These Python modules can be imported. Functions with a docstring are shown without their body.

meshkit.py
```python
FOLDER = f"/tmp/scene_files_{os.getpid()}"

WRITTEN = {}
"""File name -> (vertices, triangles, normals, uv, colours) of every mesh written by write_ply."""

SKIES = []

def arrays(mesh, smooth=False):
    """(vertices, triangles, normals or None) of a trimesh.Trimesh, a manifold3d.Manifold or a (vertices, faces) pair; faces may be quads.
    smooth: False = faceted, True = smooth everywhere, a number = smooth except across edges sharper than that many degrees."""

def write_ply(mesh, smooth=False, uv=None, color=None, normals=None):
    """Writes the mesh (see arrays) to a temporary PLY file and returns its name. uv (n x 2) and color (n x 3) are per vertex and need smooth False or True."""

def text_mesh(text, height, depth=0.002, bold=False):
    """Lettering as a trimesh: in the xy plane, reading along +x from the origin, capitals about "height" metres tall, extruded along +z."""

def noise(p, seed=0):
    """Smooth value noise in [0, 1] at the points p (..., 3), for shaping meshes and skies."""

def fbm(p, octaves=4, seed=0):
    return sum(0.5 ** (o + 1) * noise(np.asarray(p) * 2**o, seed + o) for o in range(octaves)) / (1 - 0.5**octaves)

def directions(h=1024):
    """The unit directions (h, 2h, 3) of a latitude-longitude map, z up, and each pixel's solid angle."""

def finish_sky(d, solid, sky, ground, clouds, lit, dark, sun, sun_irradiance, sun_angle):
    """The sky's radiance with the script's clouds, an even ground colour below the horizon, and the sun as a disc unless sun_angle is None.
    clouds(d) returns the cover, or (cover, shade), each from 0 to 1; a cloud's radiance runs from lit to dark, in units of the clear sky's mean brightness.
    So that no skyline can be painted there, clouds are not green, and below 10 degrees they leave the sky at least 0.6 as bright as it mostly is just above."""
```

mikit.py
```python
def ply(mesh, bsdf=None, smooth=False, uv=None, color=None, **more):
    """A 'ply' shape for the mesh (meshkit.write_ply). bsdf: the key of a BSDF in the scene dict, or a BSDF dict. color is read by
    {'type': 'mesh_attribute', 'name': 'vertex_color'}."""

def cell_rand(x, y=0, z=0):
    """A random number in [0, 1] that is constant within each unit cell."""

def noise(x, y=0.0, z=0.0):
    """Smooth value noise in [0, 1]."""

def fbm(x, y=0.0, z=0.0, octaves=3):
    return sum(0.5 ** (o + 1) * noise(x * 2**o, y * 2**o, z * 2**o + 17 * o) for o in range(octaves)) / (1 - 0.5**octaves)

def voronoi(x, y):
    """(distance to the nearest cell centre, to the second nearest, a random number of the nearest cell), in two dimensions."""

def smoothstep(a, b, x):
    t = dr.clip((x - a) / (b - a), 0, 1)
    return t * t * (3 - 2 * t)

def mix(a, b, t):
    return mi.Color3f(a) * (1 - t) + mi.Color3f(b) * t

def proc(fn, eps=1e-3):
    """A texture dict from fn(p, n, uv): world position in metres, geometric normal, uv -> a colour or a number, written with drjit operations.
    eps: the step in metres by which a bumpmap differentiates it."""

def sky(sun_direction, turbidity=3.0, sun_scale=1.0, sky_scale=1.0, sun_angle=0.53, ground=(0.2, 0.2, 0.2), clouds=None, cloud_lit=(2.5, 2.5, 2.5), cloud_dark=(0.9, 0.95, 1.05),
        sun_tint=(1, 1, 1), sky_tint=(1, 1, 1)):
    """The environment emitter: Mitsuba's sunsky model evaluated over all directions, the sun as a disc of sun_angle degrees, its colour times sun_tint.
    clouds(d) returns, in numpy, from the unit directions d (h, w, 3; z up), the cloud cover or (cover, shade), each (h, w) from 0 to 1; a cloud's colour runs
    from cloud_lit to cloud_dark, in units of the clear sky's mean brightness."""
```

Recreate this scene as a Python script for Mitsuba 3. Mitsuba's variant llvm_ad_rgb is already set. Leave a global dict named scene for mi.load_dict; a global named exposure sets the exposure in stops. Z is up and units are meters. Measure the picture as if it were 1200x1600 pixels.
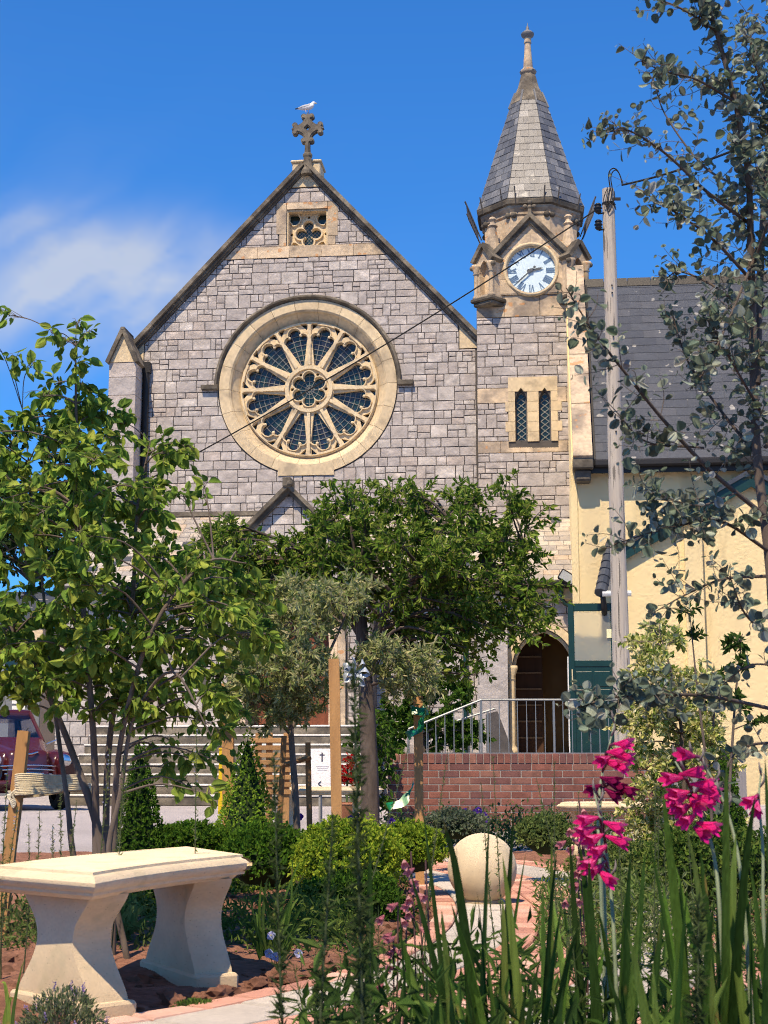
import math, numpy as np, mitsuba as mi, drjit as dr, trimesh, mikit, manifold3d as m3
from mikit import proc, noise, fbm, smoothstep, mix, cell_rand
from meshkit import text_mesh, noise as npnoise, fbm as npfbm
from shapely.geometry import Polygon, Point, LineString, box as sbox
from shapely import affinity
from shapely.ops import unary_union

T = mi.ScalarTransform4f
scene, labels = {'type': 'scene'}, {}
rng = np.random.RandomState(11)

# ---------------------------------------------------------------- camera, sky, exposure
FPX, EYE = 2400.0, np.array([0, 0, .71])
PITCH = math.atan2(400, 2400)
FWD = np.array([0, math.cos(PITCH), math.sin(PITCH)]); UP = np.array([0, -math.sin(PITCH), math.cos(PITCH)]); RT = np.array([1.0, 0, 0])
scene['camera'] = {'type': 'thinlens', 'fov': math.degrees(2 * math.atan(600 / FPX)), 'fov_axis': 'x', 'aperture_radius': .0013, 'focus_distance': 20.0,
    'near_clip': .05, 'far_clip': 3000.0, 'to_world': T().look_at(origin=EYE.tolist(), target=(EYE + FWD).tolist(), up=[0, 0, 1])}
SUN = np.array([-.36 * math.cos(math.radians(54)), -.933 * math.cos(math.radians(54)), math.sin(math.radians(54))])


def clouds(d):
    az, el = np.degrees(np.arctan2(d[..., 0], d[..., 1])), np.degrees(np.arcsin(np.clip(d[..., 2], -1, 1)))
    u, v = az * .90 + el * .44, el * .90 - az * .44
    wob = npfbm(np.stack([u * .3, v * .3, u * 0], -1) + 4.2, 3, 9) - .5
    q = np.stack([u * .20 + wob * .5, v * .55 + wob * 1.6, u * 0], -1)
    n = .62 * npfbm(q + 76.25, 6, 5) + .38 * npfbm(np.stack([u * .11, v * .16, u * 0], -1) + 116.45, 2, 3)
    c = np.clip((n - .30) / .36, 0, 1) ** 1.7
    bank = np.exp(-(np.abs((az + 9.3) / 5.4) ** 3) - np.abs((el - 17.0) / 2.8) ** 3) + .30 * np.exp(-((az + 13.4) / 1.6) ** 2 - ((el - 19.5) / .8) ** 2) + .8 * np.exp(-((az + 45) / 22) ** 2 - ((el - 17) / 6) ** 2) + .8 * np.exp(-((az - 80) / 30) ** 2 - ((el - 20) / 7) ** 2) + .6 * np.exp(-((np.abs(az) - 150) / 25) ** 2 - ((el - 22) / 8) ** 2)
    return np.clip(c * bank * 1.0, 0, .7), .25 * npfbm(q * 2, 3, 8)


scene['sky'] = mikit.sky(SUN.tolist(), turbidity=2.2, clouds=clouds, cloud_lit=(2.2, 2.25, 2.3), cloud_dark=(1.2, 1.3, 1.5), sky_tint=(.30, .78, 1.24), sun_tint=(1.0, .96, .89))
exposure = 2.05


def ray(x, y): return FWD * FPX + RT * (x - 600) + UP * (800 - y)
def at(x, y, Y):
    d = ray(x, y); return EYE + d * (Y / d[1])
def gnd(x, y, z=0.0):
    d = ray(x, y); return EYE + d * ((z - EYE[2]) / d[2])


YAW = math.radians(6)
FX, FY = np.array([math.cos(YAW), -math.sin(YAW), 0]), np.array([math.sin(YAW), math.cos(YAW), 0])
FO = at(478, 1200, 30) * [1, 1, 0]
def fac(x, y, w=0.0):          # the point (along, up) of the church front's plane, or of one w metres behind it
    d = ray(x, y); P = EYE + d * (((FO + FY * w - EYE) @ FY) / (d @ FY)); return np.array([(P - FO) @ FX, P[2]])
def facu(x, y, w=0.0): return fac(x, y, w)[0]
def facz(x, y, w=0.0): return fac(x, y, w)[1]


def FR(v):                     # church coordinates (along, inward, up) to the world
    v = np.asarray(v, float); return FO + v[..., :1] * FX + v[..., 1:2] * FY + v[..., 2:3] * np.array([0, 0, 1.0])


# ---------------------------------------------------------------- mesh helpers
class G:
    def __init__(s): s.V, s.F, s.C, s.n = [], [], [], 0
    def add(s, V, F, c=None):
        V, F = np.asarray(V, float), np.asarray(F, int)
        if F.shape[1] == 4: F = np.vstack([F[:, [0, 1, 2]], F[:, [0, 2, 3]]])
        s.V.append(V); s.F.append(F + s.n); s.n += len(V)
        s.C.append(None if c is None else np.broadcast_to(np.asarray(c, float), (len(V), 3)))
        return s
    def get(s): return np.vstack(s.V), np.vstack(s.F), None if s.C[0] is None else np.vstack(s.C)
    def xf(s, f): s.V = [f(v) for v in s.V]; return s
    def join(s, o):
        for v, f, c, k in zip(o.V, o.F, o.C, np.cumsum([0] + [len(v) for v in o.V])): s.add(v, f - k, c)
        return s
    def box(s, a, b, c=None, bev=0.0):
        a, b = np.minimum(a, b).astype(float), np.maximum(a, b).astype(float)
        if bev <= 0:
            V = np.array([[(a, b)[i][0], (a, b)[j][1], (a, b)[k][2]] for i in (0, 1) for j in (0, 1) for k in (0, 1)])
            return s.add(V, [[0, 1, 3, 2], [4, 6, 7, 5], [0, 4, 5, 1], [2, 3, 7, 6], [0, 2, 6, 4], [1, 5, 7, 3]], c)
        pts = []
        for k in range(3):
            d = np.full(3, bev); d[k] = 0
            for i in (0, 1):
                for j in (0, 1):
                    for l in (0, 1):
                        sg = np.array([i, j, l]); pts.append(np.where(sg, b - d, a + d))
        h = trimesh.convex.convex_hull(np.array(pts)); return s.add(h.vertices, h.faces, c)
    def tube(s, P, r, k=6, c=None, cap=True):
        P = np.asarray(P, float); r = np.broadcast_to(np.asarray(r, float), (len(P),))
        t = np.gradient(P, axis=0); t /= np.linalg.norm(t, axis=1, keepdims=True) + 1e-12
        ref = np.array([0, 0, 1.0]) if abs(t[:, 2]).mean() < .8 else np.array([0, 1.0, 0])
        a = np.cross(t, ref); a /= np.linalg.norm(a, axis=1, keepdims=True) + 1e-9
        b = np.cross(t, a); g = np.arange(k) * 2 * math.pi / k
        V = P[:, None] + r[:, None, None] * (np.cos(g)[None, :, None] * a[:, None] + np.sin(g)[None, :, None] * b[:, None])
        i, j = np.meshgrid(np.arange(len(P) - 1), np.arange(k), indexing='ij')
        q = np.stack([i * k + j, i * k + (j + 1) % k, (i + 1) * k + (j + 1) % k, (i + 1) * k + j], -1).reshape(-1, 4)
        V = V.reshape(-1, 3); F = np.vstack([q[:, [0, 1, 2]], q[:, [0, 2, 3]]])
        if cap:
            n = len(V); V = np.vstack([V, P[:1], P[-1:]]); j = np.arange(k); e = (len(P) - 1) * k
            F = np.vstack([F, np.stack([(j + 1) % k, j, j * 0 + n], 1), np.stack([e + j, e + (j + 1) % k, j * 0 + n + 1], 1)])
        return s.add(V, F, c)
    def lathe(s, prof, o=(0, 0, 0), k=16, c=None, ph=0.0):   # prof: (radius, z)
        p = np.asarray(prof, float); g = np.arange(k) * 2 * math.pi / k + ph
        V = np.stack([p[:, :1] * np.cos(g), p[:, :1] * np.sin(g), np.repeat(p[:, 1:], k, 1)], -1).reshape(-1, 3) + np.asarray(o, float)
        i, j = np.meshgrid(np.arange(len(p) - 1), np.arange(k), indexing='ij')
        q = np.stack([i * k + j, i * k + (j + 1) % k, (i + 1) * k + (j + 1) % k, (i + 1) * k + j], -1).reshape(-1, 4)
        return s.add(V, q, c)
    def prism(s, poly, w0, w1, c=None, mp=None):            # a shapely shape in (along, up), from depth w0 to w1
        for g in getattr(poly, 'geoms', [poly]):
            if g.is_empty or g.area < 1e-7: continue
            m = trimesh.creation.extrude_polygon(g, abs(w1 - w0), engine='earcut')
            v = np.array(m.vertices); V = np.stack([v[:, 0], min(w0, w1) + v[:, 2], v[:, 1]], 1)
            s.add(V if mp is None else mp(V), np.array(m.faces)[:, ::-1], c)
        return s
    def stone(s, pts, w0, w1, bev, c=None, bulge=0.0, ax=1):  # convex outline (along, up) with a chamfered, slightly bulging face
        P = np.asarray(pts, float); n = len(P)
        if Polygon(P).exterior.is_ccw is False: P = P[::-1]
        C = P.mean(0); e = np.roll(P, -1, 0) - P; e /= np.linalg.norm(e, axis=1, keepdims=True) + 1e-9
        nin = np.stack([-e[:, 1], e[:, 0]], 1); np_ = np.roll(nin, 1, 0)
        I = P + (nin + np_) / (1 + (nin * np_).sum(1, keepdims=True) + 1e-6) * bev
        def lift(Q, w): return np.stack([Q[:, 0], np.full(len(Q), w) if np.isscalar(w) else w, Q[:, 1]], 1)
        V = np.vstack([lift(P, w1), lift(P, w0 + bev * .7), lift(I, w0 + rng.uniform(-.3, .3, n) * bulge), lift(C[None], w0 - bulge)])
        j = np.arange(n); k = (j + 1) % n
        F = np.vstack([np.stack([j, k, k + n], 1), np.stack([j, k + n, j + n], 1), np.stack([j + n, k + n, k + 2 * n], 1), np.stack([j + n, k + 2 * n, j + 2 * n], 1), np.stack([j + 2 * n, k + 2 * n, j * 0 + 3 * n], 1)])
        return s.add(V, F, c)


def circ(x, z, r, n=24): return Point(x, z).buffer(r, quad_segs=max(2, n // 4))
def rect(x0, z0, x1, z1): return sbox(min(x0, x1), min(z0, z1), max(x0, x1), max(z0, z1))
def unit(v): v = np.asarray(v, float); return v / (np.linalg.norm(v, axis=-1, keepdims=True) + 1e-12)
def bez(P, n=10):
    P = np.asarray(P, float); t = np.linspace(0, len(P) - 1, n); i = np.clip(t.astype(int), 0, len(P) - 2); u = (t - i)[:, None]
    Q = np.vstack([2 * P[0] - P[1], P, 2 * P[-1] - P[-2]]); a, b, c, d = Q[i], Q[i + 1], Q[i + 2], Q[i + 3]
    return .5 * (2 * b + (c - a) * u + (2 * a - 5 * b + 4 * c - d) * u ** 2 + (3 * b - a - 3 * c + d) * u ** 3)


used, MODE = {}, {}
def num(base):
    used[base] = used.get(base, -1) + 1
    return base if used[base] == 0 else f'{base}_{used[base]:03d}'
def tag(key, label=None, cat=None, group=None, kind=None):
    d = {k: v for k, v in (('label', label), ('category', cat), ('group', group), ('kind', kind)) if v}
    if d: labels[key] = {**labels.get(key, {}), **d}
    return key
def thing(name, label, cat, group=None): return tag(num(name), label, cat, group)
def put(name, g, mat, parent=None, smooth=False, label=None, cat=None, group=None, kind=None):
    if isinstance(g, (trimesh.Trimesh, tuple)) or hasattr(g, 'to_mesh'):
        if hasattr(g, 'to_mesh'): m_ = g.to_mesh(); g = (m_.vert_properties[:, :3], m_.tri_verts)
        V, F = (g.vertices, g.faces) if isinstance(g, trimesh.Trimesh) else g; g = G().add(V, F)
    V, F, C = g.get(); key = num((parent + '__' if parent else '') + name); kw = {}
    mode = MODE.get(mat)
    if mode == 'uv': kw['uv'] = np.tile(rng.rand(2), (len(V), 1)) if C is None else C[:, :2]
    if mode == 'color': kw['uv'] = pack(np.full((len(V), 3), .5) if C is None else C)
    if mode and smooth not in (True, False): smooth = True
    scene[key] = mikit.ply((V, F), mat, smooth, **kw)
    return tag(key, label, cat, group, kind)
def pieces(name, gs, mat, parent, limit=290, smooth=False, rest=None):  # each piece a part, past the limit the smaller ones together
    def size(g):
        V = np.vstack(g.V); return np.linalg.norm(np.ptp(V, 0)) / np.linalg.norm(V.mean(0) - EYE)
    def seen(g):
        v = np.vstack(g.V).mean(0) - EYE; z = v @ FWD; return z > 0 and abs(v @ RT / z) < .26 and abs(v @ UP / z) < .345
    gs = sorted(gs, key=lambda g: (-int(seen(g)), -size(g)))
    for g in gs[:limit]: put(name, g, mat, parent, smooth)
    if gs[limit:]:
        r = G()
        for g in gs[limit:]: r.join(g)
        put(rest or 'small_' + name, r, mat, parent, smooth, kind='stuff')


# ---------------------------------------------------------------- materials
def mat(key, col, rough=.8, mode=None, bump=None, scale=.003, spec=.3, eps=2e-3, two=True, **kw):
    c = col if isinstance(col, dict) else proc(col) if callable(col) else {'type': 'rgb', 'value': list(col)}
    b = {'type': 'principled', 'base_color': c, 'roughness': rough, 'specular': spec, **kw}
    if bump is not None: b = {'type': 'bumpmap', 'tex': proc(bump, eps), 'scale': scale, 'bsdf': b}
    scene[key] = {'type': 'twosided', 'bsdf': b} if two else b
    MODE[key] = mode


def pack(C):                  # a piece's own colour, carried in its two uv numbers
    q = np.sqrt(np.clip(C, 0, 1)); return np.column_stack([np.floor(q[:, 0] * 255) + .1 + .8 * q[:, 1], q[:, 2]])
def unpack(uv):
    i = dr.floor(uv.x); r, g, b = i / 255, (uv.x - i - .1) / .8, uv.y; return mi.Color3f(r * r, g * g, b * b)
def c_piece(p, n, uv): return unpack(uv) * (.86 + .28 * noise(p.x * 70, p.y * 70, p.z * 70))
def c_blade(p, n, uv):
    c = unpack(uv); r = noise(p.x * 420, p.y * 420, p.z * 5); a = fbm(p.x * 14, p.y * 14, p.z * 9, 3)
    c = c * (.68 + .62 * r) * (.8 + .4 * a); return mix(c, mi.Color3f(.30, .22, .07), smoothstep(.70, .80, fbm(p.x * 30 + 7, p.y * 30, p.z * 11, 3)) * .7)
VC = proc(c_piece)
def ramp(t, *cols):
    out, n = mi.Color3f(cols[0]), len(cols)
    for i in range(1, n): out = mix(out, cols[i], smoothstep((i - .75) / (n - 1), (i - .25) / (n - 1), t))
    return out


def c_stone(p, n, uv):
    a = fbm(p.x * 7, p.y * 7, p.z * 7, 3); b = noise(p.x * 42, p.y * 42, p.z * 42)
    c = ramp(uv.x, (.298, .278, .268), (.322, .303, .292), (.305, .29, .284), (.362, .345, .33), (.325, .295, .275))
    return c * mi.Color3f(1.30, 1.265, 1.235) * (.62 + .62 * a + .22 * (b - .5)) + mi.Color3f(.07, .066, .06) * smoothstep(.6, .8, a)
def b_stone(p, n, uv): return fbm(p.x * 16, p.y * 16, p.z * 16, 3)
def c_dress(p, n, uv):
    a = fbm(p.x * 3.2, p.y * 3.2, p.z * 3.2, 4); b = fbm(p.x * 22, p.y * 22, p.z * 14, 2)
    c = mix((.62, .51, .335), (.52, .42, .275), uv.x) * (.82 + .36 * b)
    return mix(c, mi.Color3f(.235, .195, .145), smoothstep(.54, .78, a) * .55)
def c_cope(p, n, uv):
    a = fbm(p.x * 4, p.y * 4, p.z * 4, 4); b = fbm(p.x * 26, p.y * 26, p.z * 26, 2)
    return mix(mi.Color3f(.088, .078, .064), mi.Color3f(.20, .175, .135), smoothstep(.35, .7, a)) * (.7 + .6 * b) * (.8 + .4 * uv.x)
def c_weather(p, n, uv):     # clock stage: cream stone going grey-brown with orange lichen
    a = fbm(p.x * 3, p.y * 3, p.z * 2.2, 4); b = fbm(p.x * 20, p.y * 20, p.z * 20, 2)
    c = mix(mi.Color3f(.54, .43, .30), mi.Color3f(.26, .215, .17), smoothstep(.38, .70, a)) * (.72 + .5 * b) * (.75 + .5 * uv.x)
    return mix(c, mi.Color3f(.50, .24, .09), smoothstep(.69, .74, fbm(p.x * 8 + 5, p.y * 8, p.z * 8, 3)) * .7)
def c_slate(p, n, uv):
    a = fbm(p.x * 8, p.y * 8, p.z * 8, 3); b = noise(p.x * 50, p.y * 50, p.z * 12)
    c = ramp(uv.x, (.040, .048, .064), (.052, .061, .078), (.045, .053, .069), (.064, .071, .086)) * (.75 + .35 * a + .2 * b)
    pale = ramp(uv.x, (.36, .32, .27), (.44, .40, .34), (.30, .275, .25), (.41, .33, .25)) * (.75 + .4 * a + .15 * b)
    grey = ramp(uv.x, (.085, .092, .105), (.14, .148, .158), (.10, .108, .12), (.20, .205, .21)) * (.7 + .4 * a + .2 * b)
    c = mix(mix(c, grey, dr.select(uv.y > .2, 1.0, 0.0)), pale, dr.select(uv.y > .5, 1.0, 0.0))
    return mix(c, mi.Color3f(.42, .41, .37), smoothstep(.72, .77, fbm(p.x * 6 + 3, p.y * 6, p.z * 5, 3)) * .6)
def c_brick(p, n, uv):
    a = fbm(p.x * 14, p.y * 14, p.z * 14, 3)
    return ramp(uv.x, (.17, .070, .055), (.215, .088, .066), (.14, .064, .058), (.24, .115, .086)) * (.68 + .6 * a)
def c_pave(p, n, uv):
    a = fbm(p.x * 9, p.y * 9, p.z * 9, 3); b = noise(p.x * 90, p.y * 90, p.z * 90)
    r = ramp(uv.x, (.34, .17, .125), (.41, .22, .165), (.29, .145, .11), (.45, .29, .23)) * (.75 + .4 * a + .2 * b)
    g = ramp(uv.x, (.31, .285, .25), (.35, .32, .28), (.275, .255, .235)) * (.8 + .3 * a + .14 * b)
    return mix(r, g, dr.select(uv.y > .5, 1.0, 0.0))
def c_soil(p, n, uv):
    a = fbm(p.x * 12, p.y * 12, p.z * 12, 4); b = noise(p.x * 70, p.y * 70, p.z * 70)
    return mix((.085, .040, .026), (.21, .105, .068), a) * (.7 + .6 * b)
def c_road(p, n, uv):
    a = fbm(p.x * .7, p.y * .7, 0, 4); b = noise(p.x * 60, p.y * 60, 0)
    return mi.Color3f(.225, .212, .218) * (.75 + .35 * a + .2 * b)
def c_cast(p, n, uv):
    a = fbm(p.x * 5, p.y * 5, p.z * 5, 4); b = noise(p.x * 160, p.y * 160, p.z * 160); g = fbm(p.x * 28, p.y * 28, p.z * 28, 3)
    c = mi.Color3f(.63, .52, .35) * (.80 + .22 * a + .10 * b + .14 * (g - .5))
    c = mix(c, mi.Color3f(.40, .30, .185), smoothstep(.24, .0, p.z + .22 * a - .09) * .65 + smoothstep(.56, .78, a) * .32)
    c = mix(c, mi.Color3f(.30, .29, .17), smoothstep(.60, .74, fbm(p.x * 9 + 4, p.y * 9, p.z * 7, 4)) * .30)
    return c * (1 - .28 * smoothstep(.86, .92, noise(p.x * 190, p.y * 190, p.z * 190)))
def c_render(p, n, uv):
    a = fbm(p.x * 1.3, p.y * 1.3, p.z * .8, 4); s = fbm(p.x * 5, p.y * 5, p.z * .7, 3)
    d = smoothstep(.52, .72, fbm(p.x * 2.2, p.y * 2.2, p.z * .35, 4))
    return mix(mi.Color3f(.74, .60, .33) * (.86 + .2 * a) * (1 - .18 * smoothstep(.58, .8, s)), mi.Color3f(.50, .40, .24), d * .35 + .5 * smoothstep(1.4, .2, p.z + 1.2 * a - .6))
def b_render(p, n, uv): return fbm(p.x * 24, p.y * 24, p.z * 24, 3)
def c_pole(p, n, uv):
    g = fbm(p.x * 38, p.y * 38, p.z * 1.2, 4); k = smoothstep(.62, .70, fbm(p.x * 45 + 9, p.y * 45, p.z * 2.1, 3))
    return mix(mi.Color3f(.33, .29, .25), mi.Color3f(.47, .43, .37), g) * (1 - .62 * k)
def b_pole(p, n, uv): return fbm(p.x * 45, p.y * 45, p.z * 1.8, 3)
def c_stake(p, n, uv):
    g = fbm(p.x * 60, p.y * 60, p.z * 4, 3)
    return mix((.42, .24, .10), (.28, .15, .062), g) * (.7 + .6 * uv.x)
def c_bark(p, n, uv):
    g = fbm(p.x * 34, p.y * 34, p.z * 9, 3)
    return mix((.06, .045, .036), (.20, .165, .14), g) * (.55 + .9 * uv.x)
def c_glass(p, n, uv): return ramp(uv.x, (.010, .014, .016), (.014, .034, .030), (.022, .022, .035), (.016, .04, .045))
def c_dial(p, n, uv): return mi.Color3f(.56, .70, .78) * (.94 + .1 * fbm(p.x * 4, p.y * 4, p.z * 4, 2))
def c_door(p, n, uv): return mix((.20, .062, .030), (.11, .036, .02), fbm(p.x * 30, p.y * 30, p.z * 2, 3))

mat('stone', c_stone, .9, 'uv', b_stone, .012, eps=4e-3)
mat('mortar', lambda p, n, uv: mi.Color3f(.085, .078, .074) * (.7 + .6 * fbm(p.x * 12, p.y * 12, p.z * 12, 2)), .95)
mat('dressed', c_dress, .88, 'uv')
mat('coping', c_cope, .9, 'uv')
mat('weathered', c_weather, .9, 'uv')
mat('slate', c_slate, .45, 'uv', spec=.42)
mat('lead', (.16, .165, .17), .55, spec=.5)
mat('leaded_glass', c_glass, .12, 'uv', spec=.5)
mat('came', (.22, .23, .23), .5)
mat('porch_paint', lambda p, n, uv: mi.Color3f(.17, .10, .042) * (.8 + .4 * fbm(p.x * 4, p.y * 4, p.z * 4, 3)), .8)
mat('render', c_render, .92, None, b_render, .012, eps=4e-3)
mat('brick', c_brick, .85, 'uv')
mat('brick_mortar', (.31, .28, .255), .95)
mat('paving', c_pave, .85, 'uv')
mat('soil', c_soil, .97)
mat('road', c_road, .9)
mat('cast_stone', c_cast, .8, None, lambda p, n, uv: noise(p.x * 220, p.y * 220, p.z * 220) - .6 * smoothstep(.86, .92, noise(p.x * 190, p.y * 190, p.z * 190)), .0010, eps=1e-3)
mat('pole_wood', c_pole, .9, None, b_pole, .010, eps=4e-3)
mat('stake_wood', c_stake, .8, 'uv')
mat('bark', c_bark, .92, 'uv')
mat('galvanised', (.24, .26, .265), .45, metallic=.5)
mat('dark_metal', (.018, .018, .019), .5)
mat('green_paint', lambda p, n, uv: mi.Color3f(.004, .028, .022) * (.85 + .3 * fbm(p.x * 6, p.y * 6, p.z * 6, 2)), .35, spec=.5)
mat('dial', c_dial, .5)
mat('dark_door', lambda p, n, uv: mi.Color3f(.06, .028, .015) * (.7 + .6 * fbm(p.x * 30, p.y * 30, p.z * 2, 2)), .7)
mat('door_wood', c_door, .7)
mat('car_paint', (.052, .005, .007), .25, clearcoat=1.0, clearcoat_gloss=.95, spec=.5)
mat('chrome', (.8, .8, .8), .12, metallic=1.0)
mat('rubber', (.015, .015, .015), .8)
mat('paint', VC, .6, 'color')
mat('gloss', VC, .3, 'color', spec=.5)
mat('fibre', VC, .9, 'color')
scene['pane'] = {'type': 'thindielectric', 'int_ior': 1.5}
scene['leaf'] = {'type': 'principledthin', 'base_color': VC, 'roughness': .42, 'diff_trans': .75, 'spec_trans': 0.0, 'eta': 1.4}; MODE['leaf'] = 'color'
scene['blade'] = {'type': 'principledthin', 'base_color': proc(c_blade), 'roughness': .38, 'diff_trans': .7, 'spec_trans': 0.0, 'eta': 1.4}; MODE['blade'] = 'color'
scene['matt_leaf'] = {'type': 'principledthin', 'base_color': VC, 'roughness': .6, 'diff_trans': .5, 'spec_trans': 0.0, 'eta': 1.35}; MODE['matt_leaf'] = 'color'
mat('frosted', (.50, .52, .46), .25, spec=.5)
scene['frosted'] = {'type': 'principledthin', 'base_color': {'type': 'rgb', 'value': [.85, .87, .82]}, 'roughness': .3, 'spec_trans': .7, 'diff_trans': 1.0, 'eta': 1.5}

# ---------------------------------------------------------------- ground, road
def smooth01(t): t = np.clip(t, 0, 1); return t * t * (3 - 2 * t)
def sheet(poly, z, n=None):
    v, f = trimesh.creation.triangulate_polygon(poly, engine='earcut'); return G().add(np.column_stack([v, np.full(len(v), z)]), f)
ys = [-900, 0, 12, 14, 16, 18, 20, 22, 24, 60, 900]; V = []
for y in ys: V += [(-900, y, -.03 + .14 * float(smooth01((y - 13) / 9))), (900, y, -.03 + .14 * float(smooth01((y - 13) / 9)))]
put('ground', G().add(V, [[2 * i, 2 * i + 1, 2 * i + 3, 2 * i + 2] for i in range(len(ys) - 1)]), 'road', kind='structure')

# ---------------------------------------------------------------- rubble walling
def ashlar(x0, x1, z0, z1, hs=(.15, .30), ws=(.20, .48), seed=1):
    r = np.random.RandomState(seed); out = []; z = z0
    while z < z1 - .04:
        h = r.uniform(*hs); x = x0 - r.uniform(0, .3)
        while x < x1:
            w = r.uniform(*ws); k = r.rand()
            if k < .46 or h < .19: out.append((x, z, x + w, z + h))
            elif k < .86:
                s = r.uniform(.36, .64) * h
                for za, zb in ((z, z + s), (z + s, z + h)):
                    m = r.uniform(.35, .65) if r.rand() < .45 and w > .26 else 0
                    if m: out += [(x, za, x + w * m, zb), (x + w * m, za, x + w, zb)]
                    else: out.append((x, za, x + w, zb))
            else:
                m = r.uniform(.4, .6); out.append((x, z, x + w * m, z + h)); s = r.uniform(.4, .6) * h
                out += [(x + w * m, z, x + w, z + s), (x + w * m, z + s, x + w, z + h)]
            x += w
        z += h
    return out
def walling(parent, region, w, seed, name='stone', mat_='stone', gap=.008, proud=.017, frame=FR, hs=(.15, .30), ws=(.18, .44), limit=290, tone=None, bulge=.004):
    a, b, c, d = region.bounds; gs = []; r = np.random.RandomState(seed + 50)
    for q in ashlar(a, c, b, d, hs, ws, seed):
        p = rect(*q).intersection(region).buffer(-gap, join_style='mitre')
        for g in getattr(p, 'geoms', [p]):
            if g.is_empty or g.area < .0012: continue
            t = (r.rand() if tone is None else tone(r, g.centroid), r.rand(), 0); pr = proud * r.uniform(.45, 1.15)
            s = g.simplify(.004); hull = s.convex_hull
            if hull.area - s.area < .06 * s.area:
                pts = np.array(hull.exterior.coords)[:-1]; gs.append(G().stone(pts + r.uniform(-.004, .004, pts.shape), w - pr, w + .01, .0045, t, bulge).xf(frame))
            else: gs.append(G().prism(s, w - pr, w + .01, t).xf(frame))
    pieces(name, gs, mat_, parent, limit)
def blocks(name, quads, w0, w1, m, parent, bev=.008, frame=FR, tone=None):      # dressed blocks: rectangles (x0, z0, x1, z1)
    for q in quads: put(name, G().box((q[0], w0, q[1]), (q[2], w1, q[3]), (rng.rand() if tone is None else tone, 0, 0), bev).xf(frame), m, parent)

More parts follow.
